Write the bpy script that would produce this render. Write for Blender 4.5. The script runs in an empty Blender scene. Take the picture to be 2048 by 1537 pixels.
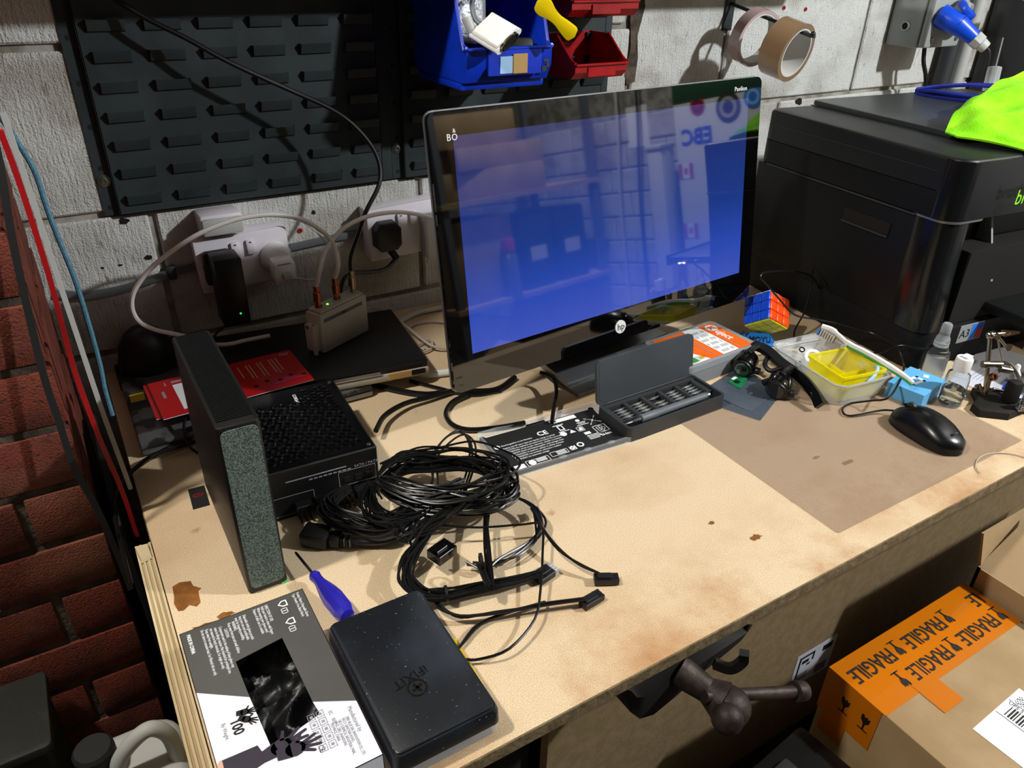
import bpy, bmesh, math, random
from mathutils import Vector as V, Matrix, Euler
scene = bpy.context.scene
col = scene.collection
R = math.radians
PI = math.pi
random.seed(7)

# ---------------------------------------------------------------- camera
cam_d = bpy.data.cameras.new('camera'); cam = bpy.data.objects.new('camera', cam_d); col.objects.link(cam)
cam_d.sensor_fit = 'HORIZONTAL'; cam_d.sensor_width = 36; cam_d.lens = 26.62
cam_d.clip_start = .01
cam.matrix_world = Matrix(((0.8566, 0.2441, -0.4545, 0), (-0.5156, 0.4403, -0.7351, 0), (0.0207, 0.8640, 0.5031, .62), (0, 0, 0, 1)))
m3 = cam.matrix_world.to_3x3().to_quaternion().to_matrix().to_4x4(); m3.translation = (0, 0, .62); cam.matrix_world = m3
scene.camera = cam

# ---------------------------------------------------------------- world, lamps, exposure
wd = bpy.data.worlds.new('world'); scene.world = wd; wd.use_nodes = True
wd.node_tree.nodes['Background'].inputs[0].default_value = (1, .8, .6, 1)
wd.node_tree.nodes['Background'].inputs[1].default_value = .03
def area(name, loc, target, sx, sy, power, colr):
    d = bpy.data.lights.new(name, 'AREA'); d.shape = 'RECTANGLE'; d.size = sx; d.size_y = sy; d.energy = power; d.color = colr
    o = bpy.data.objects.new(name, d); col.objects.link(o); o.location = loc
    o.rotation_euler = (V(target) - V(loc)).to_track_quat('-Z', 'Y').to_euler()
    return o
def bulb(name, loc, r, power, colr):
    d = bpy.data.lights.new(name, 'POINT'); d.shadow_soft_size = r; d.energy = power; d.color = colr
    o = bpy.data.objects.new(name, d); col.objects.link(o); o.location = loc; return o
LAMPS = [((1.95, -.5, 1.50), .04, 200, (.94, .98, 1)), ((-.5, .62, 1.5), .045, 84, (1, .96, .88))]
for l, r_, pw, cl in LAMPS: bulb('lamp_bulb', l, r_, pw, cl)
vs = scene.view_settings
vs.view_transform = 'Standard'; vs.look = 'None'; vs.gamma = 1; vs.use_curve_mapping = False
vs.exposure = .02

# ---------------------------------------------------------------- helpers
def lin(h):
    h = h.lstrip('#'); c = [int(h[i:i + 2], 16) / 255 for i in (0, 2, 4)]
    return tuple(x / 12.92 if x <= .04045 else ((x + .055) / 1.055) ** 2.4 for x in c) + (1,)
MT = {}
def mat(name, c, rough=.5, metal=0, spec=.5, c2=None, ns=30, stretch=(1, 1, 1), lo=.4, hi=.6, bump=0, bs=None, bstretch=None, trans=0, ior=1.45, alpha=1, emit=None, es=0, coat=0, detail=4):
    """procedural principled material; noise (world position) mixes c and c2, a second noise drives bump"""
    m = bpy.data.materials.new(name); m.use_nodes = True; MT[name] = m
    nt = m.node_tree; b = nt.nodes['Principled BSDF']; I = b.inputs
    I['Base Color'].default_value = lin(c); I['Roughness'].default_value = rough; I['Metallic'].default_value = metal
    I['IOR'].default_value = ior; I['Specular IOR Level'].default_value = spec; I['Transmission Weight'].default_value = trans; I['Alpha'].default_value = alpha
    I['Coat Weight'].default_value = coat; I['Coat Roughness'].default_value = .08
    if emit: I['Emission Color'].default_value = lin(emit); I['Emission Strength'].default_value = es
    g = None
    def noise(scale, st, det):
        nonlocal g
        if g is None: g = nt.nodes.new('ShaderNodeNewGeometry')
        mp = nt.nodes.new('ShaderNodeMapping'); mp.inputs['Scale'].default_value = st; nt.links.new(g.outputs['Position'], mp.inputs['Vector'])
        n = nt.nodes.new('ShaderNodeTexNoise'); n.inputs['Scale'].default_value = scale; n.inputs['Detail'].default_value = det; nt.links.new(mp.outputs[0], n.inputs['Vector'])
        return n.outputs['Fac']
    if c2:
        r = nt.nodes.new('ShaderNodeValToRGB'); r.color_ramp.elements[0].position = lo; r.color_ramp.elements[1].position = hi
        r.color_ramp.elements[0].color = lin(c); r.color_ramp.elements[1].color = lin(c2)
        nt.links.new(noise(ns, stretch, detail), r.inputs[0]); nt.links.new(r.outputs[0], I['Base Color'])
    if bump:
        bp = nt.nodes.new('ShaderNodeBump'); bp.inputs['Strength'].default_value = bump; bp.inputs['Distance'].default_value = .004
        nt.links.new(noise(bs or ns, bstretch or stretch, 6), bp.inputs['Height']); nt.links.new(bp.outputs[0], I['Normal'])
    return m
def mixin(m, c, scale, lo, hi, st=(1, 1, 1), detail=3, fac=1.0, seed=0):
    """blend another colour over a material's base colour by a noise mask (stains, dirt)"""
    nt = m.node_tree; b = nt.nodes['Principled BSDF']; I = b.inputs['Base Color']
    g = nt.nodes.new('ShaderNodeNewGeometry'); mp = nt.nodes.new('ShaderNodeMapping'); mp.inputs['Scale'].default_value = st; mp.inputs['Location'].default_value = (seed, seed * .7, 0)
    nt.links.new(g.outputs['Position'], mp.inputs[0]); n = nt.nodes.new('ShaderNodeTexNoise'); n.inputs['Scale'].default_value = scale; n.inputs['Detail'].default_value = detail
    nt.links.new(mp.outputs[0], n.inputs['Vector'])
    r = nt.nodes.new('ShaderNodeMapRange'); r.inputs[1].default_value = lo; r.inputs[2].default_value = hi; r.inputs[4].default_value = fac; nt.links.new(n.outputs['Fac'], r.inputs[0])
    mx = nt.nodes.new('ShaderNodeMix'); mx.data_type = 'RGBA'; nt.links.new(r.outputs[0], mx.inputs[0])
    if I.is_linked: nt.links.new(I.links[0].from_socket, mx.inputs[6])
    else: mx.inputs[6].default_value = I.default_value
    mx.inputs[7].default_value = lin(c); nt.links.new(mx.outputs[2], I)

def bump2(name, scale, strength):
    nt = MT[name].node_tree; b = nt.nodes['Principled BSDF']; old = b.inputs['Normal'].links[0].from_socket
    g = nt.nodes.new('ShaderNodeNewGeometry'); n = nt.nodes.new('ShaderNodeTexNoise'); n.inputs['Scale'].default_value = scale; n.inputs['Detail'].default_value = 3; nt.links.new(g.outputs['Position'], n.inputs['Vector'])
    bp = nt.nodes.new('ShaderNodeBump'); bp.inputs['Strength'].default_value = strength; bp.inputs['Distance'].default_value = .003
    nt.links.new(n.outputs['Fac'], bp.inputs['Height']); nt.links.new(old, bp.inputs['Normal']); nt.links.new(bp.outputs[0], b.inputs['Normal'])
def part(name, bm, m, parent=None, loc=(0, 0, 0), rot=(0, 0, 0), ang=35):
    if isinstance(bm, bmesh.types.BMesh):
        me = bpy.data.meshes.new(name)
        bm.normal_update()
        for f in bm.faces: f.smooth = True
        for e in bm.edges:
            if len(e.link_faces) == 2 and e.calc_face_angle(0) > R(ang): e.smooth = False
        bm.to_mesh(me); bm.free()
    else: me = bm
    if m is not None and not me.materials: 
        for q in (m if isinstance(m, (list, tuple)) else [m]): me.materials.append(MT[q] if isinstance(q, str) else q)
    o = bpy.data.objects.new(name, me); col.objects.link(o)
    o.location = loc; o.rotation_euler = rot
    if parent: o.parent = parent
    return o
def tag(o, label, cat, group=None, kind=None):
    o['label'] = label; o['category'] = cat
    if group: o['group'] = group
    if kind: o['kind'] = kind
    return o
def thing(name, label, cat, loc=(0, 0, 0), rz=0, group=None, rot=None):
    o = bpy.data.objects.new(name, None); col.objects.link(o); o.empty_display_size = .02
    o.location = loc; o.rotation_euler = rot if rot else (0, 0, R(rz))
    return tag(o, label, cat, group)
def struct(o): o['kind'] = 'structure'; return o
def bevel(bm, w, seg=2, edges=None):
    if w > 0: bmesh.ops.bevel(bm, geom=list(edges if edges is not None else bm.edges), offset=w, segments=seg, affect='EDGES', profile=.5, clamp_overlap=True)
    return bm
def bx(x0, x1, y0, y1, z0, z1, bev=0, seg=2):
    bm = bmesh.new(); bmesh.ops.create_cube(bm, size=1)
    for v in bm.verts: v.co = V((x0 + (v.co.x + .5) * (x1 - x0), y0 + (v.co.y + .5) * (y1 - y0), z0 + (v.co.z + .5) * (z1 - z0)))
    return bevel(bm, bev, seg)
def merge(a, b, mx=None):
    me = bpy.data.meshes.new('tmp'); b.to_mesh(me); b.free()
    if mx is not None: me.transform(mx)
    a.from_mesh(me); bpy.data.meshes.remove(me); return a
def union(*bs):
    a = bs[0]
    for b in bs[1:]: merge(a, b)
    return a
def xf(bm, loc=(0, 0, 0), rot=(0, 0, 0), s=1):
    bm.transform(Matrix.Translation(loc) @ Euler(rot).to_matrix().to_4x4() @ Matrix.Scale(s, 4)); return bm
def rrect(x0, x1, y0, y1, r, n=5):
    p = []
    for cx, cy, a in ((x1 - r, y1 - r, 0), (x0 + r, y1 - r, 90), (x0 + r, y0 + r, 180), (x1 - r, y0 + r, 270)):
        for i in range(n + 1):
            t = R(a + 90 * i / n); p.append((cx + r * math.cos(t), cy + r * math.sin(t)))
    return p
def prism(pts, z0, z1, bev=0, seg=2, top=None):
    bm = bmesh.new(); t = top or pts
    a = [bm.verts.new((x, y, z0)) for x, y in pts]; b = [bm.verts.new((x, y, z1)) for x, y in t]
    n = len(pts); bm.faces.new(a[::-1]); bm.faces.new(b)
    for i in range(n): bm.faces.new((a[i], a[(i + 1) % n], b[(i + 1) % n], b[i]))
    bmesh.ops.recalc_face_normals(bm, faces=bm.faces)
    if bev: bevel(bm, bev, seg, [e for e in bm.edges if abs(e.verts[0].co.z - e.verts[1].co.z) < 1e-7 and e.verts[0].co.z > min(z0, z1) + 1e-7])
    return bm
def shell(pts_out, pts_in, z0, z1, floor=None):
    """open tray: outer wall, rim, inner wall, inner floor at height floor"""
    bm = bmesh.new(); n = len(pts_out); fl = z0 + .0015 if floor is None else floor
    def ring(p, z): return [bm.verts.new((x, y, z)) for x, y in p]
    po = pts_out if isinstance(pts_out[0], tuple) else None
    a = ring(pts_out[0] if not po else pts_out, z0); b = ring(pts_out[1] if not po else pts_out, z1)
    c = ring(pts_in[1] if not po else pts_in, z1); d = ring(pts_in[0] if not po else pts_in, fl)
    n = len(a)
    for p, q in ((a, b), (b, c), (c, d)):
        for i in range(n): bm.faces.new((p[i], p[(i + 1) % n], q[(i + 1) % n], q[i]))
    bm.faces.new(a[::-1]); bm.faces.new(d); bmesh.ops.recalc_face_normals(bm, faces=bm.faces); return bm
def lathe(prof, n=24, c=(0, 0, 0)):
    bm = bmesh.new(); rings = []
    for r, z in prof:
        if r < 1e-6: rings.append([bm.verts.new((c[0], c[1], c[2] + z))])
        else: rings.append([bm.verts.new((c[0] + r * math.cos(2 * PI * i / n), c[1] + r * math.sin(2 * PI * i / n), c[2] + z)) for i in range(n)])
    for a, b in zip(rings, rings[1:]):
        for i in range(n):
            j = (i + 1) % n
            if len(a) == 1 and len(b) == 1: continue
            if len(a) == 1: bm.faces.new((a[0], b[j], b[i]))
            elif len(b) == 1: bm.faces.new((a[i], a[j], b[0]))
            else: bm.faces.new((a[i], a[j], b[j], b[i]))
    for rg, fl in ((rings[0], 1), (rings[-1], 0)):
        if len(rg) > 1: bm.faces.new(rg[::-1] if fl else rg)
    bmesh.ops.recalc_face_normals(bm, faces=bm.faces); return bm
def cyl(p, q, r0, r1=None, n=16, bev=0):
    p, q = V(p), V(q); d = q - p; L = d.length; r1 = r0 if r1 is None else r1
    bm = lathe([(r0, 0), (r1, L)], n)
    if bev: bevel(bm, bev, 2, [e for e in bm.edges if abs(e.verts[0].co.z - e.verts[1].co.z) < 1e-7])
    bm.transform(Matrix.Translation(p) @ d.to_track_quat('Z', 'Y').to_matrix().to_4x4()); return bm
def cr(pts, k=6):
    P = [V(p) for p in pts]; 
    if len(P) < 3: return P
    P = [P[0] * 2 - P[1]] + P + [P[-1] * 2 - P[-2]]; o = []
    for i in range(1, len(P) - 2):
        a, b, c, d = P[i - 1:i + 3]
        for j in range(k):
            t = j / k; o.append(.5 * ((2 * b) + (c - a) * t + (2 * a - 5 * b + 4 * c - d) * t * t + (3 * b - a - 3 * c + d) * t ** 3))
    o.append(P[-2]); return o
def tube(pts, r, n=8, k=6, flat=None):
    """round cable through pts; flat=(w,h) makes a strap"""
    P = cr(pts, k); bm = bmesh.new(); prev = None; up = None
    for i, p in enumerate(P):
        t = (P[min(i + 1, len(P) - 1)] - P[max(i - 1, 0)]).normalized()
        if up is None: up = t.orthogonal().normalized() if flat is None else V((0, -1, 0))
        up = (up - t * up.dot(t)).normalized(); s = t.cross(up)
        if flat: rg = [bm.verts.new(p + s * flat[0] * a + up * flat[1] * b) for a, b in ((1, 1), (-1, 1), (-1, -1), (1, -1))]
        else: rg = [bm.verts.new(p + (s * math.cos(2 * PI * q / n) + up * math.sin(2 * PI * q / n)) * (r(i / (len(P) - 1)) if callable(r) else r)) for q in range(n)]
        m = len(rg)
        if prev:
            for q in range(m): bm.faces.new((prev[q], prev[(q + 1) % m], rg[(q + 1) % m], rg[q]))
        else: bm.faces.new(rg[::-1])
        prev = rg
    bm.faces.new(prev); bmesh.ops.recalc_face_normals(bm, faces=bm.faces); return bm
def loft(rings, cap=True):
    bm = bmesh.new(); prev = None; first = None
    for rg in rings:
        vs_ = [bm.verts.new(p) for p in rg]; m = len(vs_)
        if prev:
            for q in range(m): bm.faces.new((prev[q], prev[(q + 1) % m], vs_[(q + 1) % m], vs_[q]))
        else: first = vs_
        prev = vs_
    if cap: bm.faces.new(first[::-1]); bm.faces.new(prev)
    bmesh.ops.recalc_face_normals(bm, faces=bm.faces); return bm
def sphere(r, c=(0, 0, 0), n=20, s=(1, 1, 1)):
    bm = bmesh.new(); bmesh.ops.create_uvsphere(bm, u_segments=n, v_segments=n // 2, radius=r)
    for v in bm.verts: v.co = V((v.co.x * s[0] + c[0], v.co.y * s[1] + c[1], v.co.z * s[2] + c[2]))
    return bm
def ringm(r0, r1, z0, z1, n=32, c=(0, 0, 0)):
    """annulus with square section"""
    bm = bmesh.new(); rs = [[bm.verts.new((c[0] + r * math.cos(2 * PI * i / n), c[1] + r * math.sin(2 * PI * i / n), c[2] + z)) for i in range(n)] for r, z in ((r0, z0), (r1, z0), (r1, z1), (r0, z1))]
    for k in range(4):
        a, b = rs[k], rs[(k + 1) % 4]
        for i in range(n): bm.faces.new((a[i], a[(i + 1) % n], b[(i + 1) % n], b[i]))
    bmesh.ops.recalc_face_normals(bm, faces=bm.faces); return bm
def text(s, size, m, parent, loc, rot=(0, 0, 0), name='lettering', align='LEFT', ext=.0001, sx=1, bold=0, line=1):
    c = bpy.data.curves.new('t', 'FONT'); c.body = s; c.size = size; c.extrude = ext; c.align_x = align; c.resolution_u = 2; c.offset = bold; c.space_line = line
    o = bpy.data.objects.new('t', c); me = bpy.data.meshes.new_from_object(o); bpy.data.objects.remove(o); bpy.data.curves.remove(c)
    me.name = name; me.transform(Matrix.Diagonal((sx, 1, 1, 1))); me.materials.clear()
    return part(name, me, m, parent, loc, rot)
def quads(rects, z=0, t=.0002):
    """flat printed bars: list of (x0,x1,y0,y1)"""
    bm = bmesh.new()
    for r in rects: merge(bm, bx(r[0], r[1], r[2], r[3], z, z + t))
    return bm
def poly(pts, z=0, t=.0002): return prism(pts, z, z + t)
def one(name, label, cat, bm, m, loc=(0, 0, 0), rot=(0, 0, 0), group=None, parent=None, ang=35):
    return tag(part(name, bm, m, None, loc, rot, ang), label, cat, group)
def copies(o, parent):
    c = o.copy(); col.objects.link(c); c.parent = parent; return c
# recentre the origin of a world-space mesh on its first point
def rebase(o, p):
    p = V(p); o.data.transform(Matrix.Translation(-p)); o.location = p; return o

# ---------------------------------------------------------------- materials
mat('paint_block', '#c4c4c1', .75, c2='#9d9a92', ns=9, lo=.45, hi=.75, bump=.7, bs=16, bstretch=(14, 14, 2.4)); bump2('paint_block', 420, .8); mixin(MT['paint_block'], '#4d473c', 60, .66, .76, (3, 3, .6), 4, .7); mixin(MT['paint_block'], '#3a352c', 190, .69, .73, (1, 1, .6), 3, .8, 9); mixin(MT['paint_block'], '#857c68', 5, .52, .7, (1, 1, 1.6), 4, .7, 3)
mat('mortar_paint', '#9a968d', .85, c2='#6f695e', ns=25, bump=.5, bs=60)
mat('brick', '#6f2d1a', .85, c2='#4e2013', ns=18, lo=.35, hi=.7, bump=.55, bs=420, bstretch=(1, 1, 1)); mixin(MT['brick'], '#22130f', 260, .6, .68, (1, 1, 1), 2, .85); mixin(MT['brick'], '#8f5a45', 7, .6, .75, (1, 1, 1), 3, .5, 5)
mat('mortar', '#55493d', .95, c2='#3a3129', ns=40, bump=.8, bs=120)
mat('floor_concrete', '#4d4a46', .9, c2='#3a3733', ns=12, bump=.3, bs=80)
mat('mdf', '#dccaac', .62, c2='#bf9f76', ns=900, stretch=(1, 1, 1), lo=.38, hi=.66, bump=.12, bs=400, spec=.3); mixin(MT['mdf'], '#a56f38', 5, .50, .78, (1, 1.4, 1), 8, .5, 2.3); mixin(MT['mdf'], '#7d4a22', 16, .68, .74, (1, 1, 1), 5, .5, 4.1)
def front_wear(m):
    # greasy darkened zone along the front edge of the bench, broken up by noise
    nt = m.node_tree; I = nt.nodes['Principled BSDF'].inputs['Base Color']; g = nt.nodes.new('ShaderNodeNewGeometry'); sx = nt.nodes.new('ShaderNodeSeparateXYZ'); nt.links.new(g.outputs['Position'], sx.inputs[0])
    r = nt.nodes.new('ShaderNodeMapRange'); r.inputs[1].default_value = .53; r.inputs[2].default_value = .36; nt.links.new(sx.outputs['Y'], r.inputs[0])
    n = nt.nodes.new('ShaderNodeTexNoise'); n.inputs['Scale'].default_value = 9; n.inputs['Detail'].default_value = 8; n.inputs['Roughness'].default_value = .7; nt.links.new(g.outputs['Position'], n.inputs['Vector'])
    r2 = nt.nodes.new('ShaderNodeMapRange'); r2.inputs[1].default_value = .42; r2.inputs[2].default_value = .68; r2.inputs[4].default_value = .75; nt.links.new(n.outputs['Fac'], r2.inputs[0])
    mu_ = nt.nodes.new('ShaderNodeMath'); mu_.operation = 'MULTIPLY'; nt.links.new(r.outputs[0], mu_.inputs[0]); nt.links.new(r2.outputs[0], mu_.inputs[1])
    mx = nt.nodes.new('ShaderNodeMix'); mx.data_type = 'RGBA'; nt.links.new(mu_.outputs[0], mx.inputs[0]); nt.links.new(I.links[0].from_socket, mx.inputs[6]); mx.inputs[7].default_value = lin('#a06a35'); nt.links.new(mx.outputs[2], I)
front_wear(MT['mdf'])
mat('mdf_edge', '#7c6a4d', .8, c2='#655538', ns=90, bump=.3, bs=200)
mat('mdf_panel', '#8f7a5c', .6, c2='#84704f', ns=60, bump=.1, bs=200)
mat('dark_wood', '#1b1613', .8)
mat('ply_light', '#cdb993', .7, c2='#bba67f', ns=60, stretch=(1, .1, 1)); mat('ply_dark', '#b09a72', .75, c2='#9d875f', ns=60, stretch=(1, .1, 1))
mat('black_metal', '#252b2d', .48, c2='#2d3436', ns=14, bump=.05, bs=200, spec=.35)
mat('black_plastic', '#0e0e0f', .42); mat('black_matte', '#101112', .7); mat('black_gloss', '#060607', .12, spec=.6)
mat('black_rubber', '#0b0b0c', .45); mat('wire_black', '#0a0a0b', .32)
mat('dark_grey', '#2b2d30', .5); mat('mid_grey', '#5d6166', .5); mat('grey_plastic', '#8c9090', .5); mat('light_grey', '#a9a9a6', .5)
mat('white_plastic', '#d3cdd4', .35); mat('white_gloss', '#e4e4e2', .2); mat('cream_plastic', '#b5ada0', .45); mat('white_cable', '#cfc9c6', .4); mat('offwhite_cable', '#b3a9a2', .45)
mat('white_print', '#e6e6e6', .6); mat('white_card', '#dcdce4', .55, c2='#d0d0da', ns=6); mat('grey_card', '#4c4b48', .5, c2='#454441', ns=8)
mat('screw', '#8f938f', .35, 1); mat('steel', '#b9bbb8', .3, 1); mat('brass', '#948464', .3, 1); mat('copper', '#8a4b34', .3, 1); mat('nickel', '#a39c8e', .25, 1)
mat('blue_bin', '#0d36c4', .36, c2='#0b2ea8', ns=20); mat('red_bin', '#9e0a10', .35, c2='#86070d', ns=30); mat('yellow', '#e2c400', .4); mat('tan_card', '#b9935a', .8)
mat('cardboard', '#a48a66', .8, c2='#987d58', ns=12, bump=.08, bs=120); mat('cardboard_dark', '#7d603a', .85, c2='#71552f', ns=14)
mat('red_card', '#b30a12', .4); mat('red_paint', '#9c0a10', .45); mat('magenta', '#c8285a', .4)
mat('blue_rope', '#4f7f93', .7, c2='#3f6c80', ns=300)
mat('fabric', '#6f7d76', .9, c2='#3b4742', ns=700, stretch=(1, 1, 1), lo=.42, hi=.58, bump=.5, bs=700)
mat('tape_brown', '#82694f', .25, coat=.6); mat('tape_clear', '#b7a0a0', .25, coat=.5); mat('tape_core', '#c9c6c2', .7); mat('tape_edge_red', '#7a3a2a', .4)
mat('switch_grey', '#8d9393', .45); mat('commando_blue', '#0a42c0', .35)
mat('orange_tape', '#c96f06', .25, alpha=.88, coat=.5); mat('ink', '#0c0b0a', .6); mat('navy_ink', '#1c2440', .6)
mat('iron', '#41352f', .55, .55, c2='#2a2220', ns=40, bump=.25, bs=120); mat('iron_dark', '#15120f', .7, .3)
mat('purple', '#26209a', .25, coat=.4)
mat('hiviz', '#86e000', .95, c2='#9cf010', ns=30, bump=.4, bs=500)
mat('blue_fabric', '#12268f', .9, bump=.3, bs=500)
mat('orange', '#e8640a', .4); mat('green', '#3aa04a', .45); mat('cube_blue', '#0a4ad8', .3); mat('cube_orange', '#f0480a', .3); mat('cube_yellow', '#c8d000', .3); mat('stand_blue', '#1c7ce0', .4)
mat('clear', '#f4f6f8', .06, alpha=.16, spec=.6); mat('frosted', '#e4e8ea', .3, trans=.75, ior=1.2); mat('tub_plastic', '#e8ecec', .18, alpha=.36, spec=.5); mat('yellow_clear', '#f4e600', .1, alpha=.55, spec=.5); mat('bottle_clear', '#eef2f2', .04, trans=1, ior=1.35); mat('liquid', '#e8f0f4', .0, trans=1, ior=1.33)
mat('bag_silver', '#5c6672', .25, .35, alpha=.88, bump=.3, bs=40); mat('bag_clear', '#c8ccd0', .15, alpha=.3, spec=.8, bump=.6, bs=60)
mat('pcb', '#0c5a35', .4, c2='#1b7a4c', ns=250); mat('sky_box', '#5fa9dc', .5); mat('pale_blue', '#9fc4e6', .4)
mat('led_green', '#10a040', .3, emit='#20ff60', es=1.6); mat('glow_green', '#0a6a2a', .3, emit='#18d050', es=.9); mat('led_lime', '#70ff30', .3, emit='#60ff20', es=6)
mat('sheet_clear', '#a8907c', .2, alpha=.3, spec=.4); 
mat('nitrile', '#0b0c0e', .42, bump=.4, bs=60)
mat('residue', '#8a5422', .3, alpha=.6, c2='#a8692c', ns=60); mat('skin_print', '#c99a86', .6); mat('glove_print', '#2a2230', .6); mat('grey_print', '#8d8d94', .6)
mat('glass_black', '#030304', .03, spec=.8, ior=1.55); mat('printer_black', '#0b0c0d', .45, spec=.3, bump=.04, bs=700); mat('printer_panel', '#2c3032', .35, spec=.5, bump=.05, bs=700); mat('printer_top', '#141617', .42, spec=.4, bump=.05, bs=700); mat('printer_gloss', '#101214', .2)
mat('paper', '#c3c3cc', .7); mat('silver', '#8d8f90', .35, .8); mat('silver_worn', '#77787a', .4, .6, c2='#3f3d3c', ns=22, lo=.52, hi=.56)
mat('lidblack', '#0b0b0c', .45); mat('grey_lid', '#33383d', .55, c2='#3a3f45', ns=12); mat('yellow_sticker', '#c9a800', .5); mat('foil', '#b8bcc0', .4, .2, c2='#30343a', ns=420, lo=.45, hi=.55); mat('case_black', '#14171b', .36, spec=.5, bump=.06, bs=900); mixin(MT['case_black'], '#8a9098', 330, .70, .74, (1, 1, 1), 2, .7); mixin(MT['case_black'], '#2a3038', 14, .5, .75, (1, 1, 1), 4, .6, 2)
mat('jerry_white', '#a9aaa6', .6, c2='#8a8a84', ns=9)
mat('dark_can', '#1c1e1a', .7, c2='#33342c', ns=14, lo=.5, hi=.8, bump=.3, bs=40)
mat('ceiling_board', '#5a5650', .9); mat('green_wood', '#1f4d33', .6); mat('white_paint', '#c2c2bf', .6); mat('lamp_housing', '#d0d0cc', .5)
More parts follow.
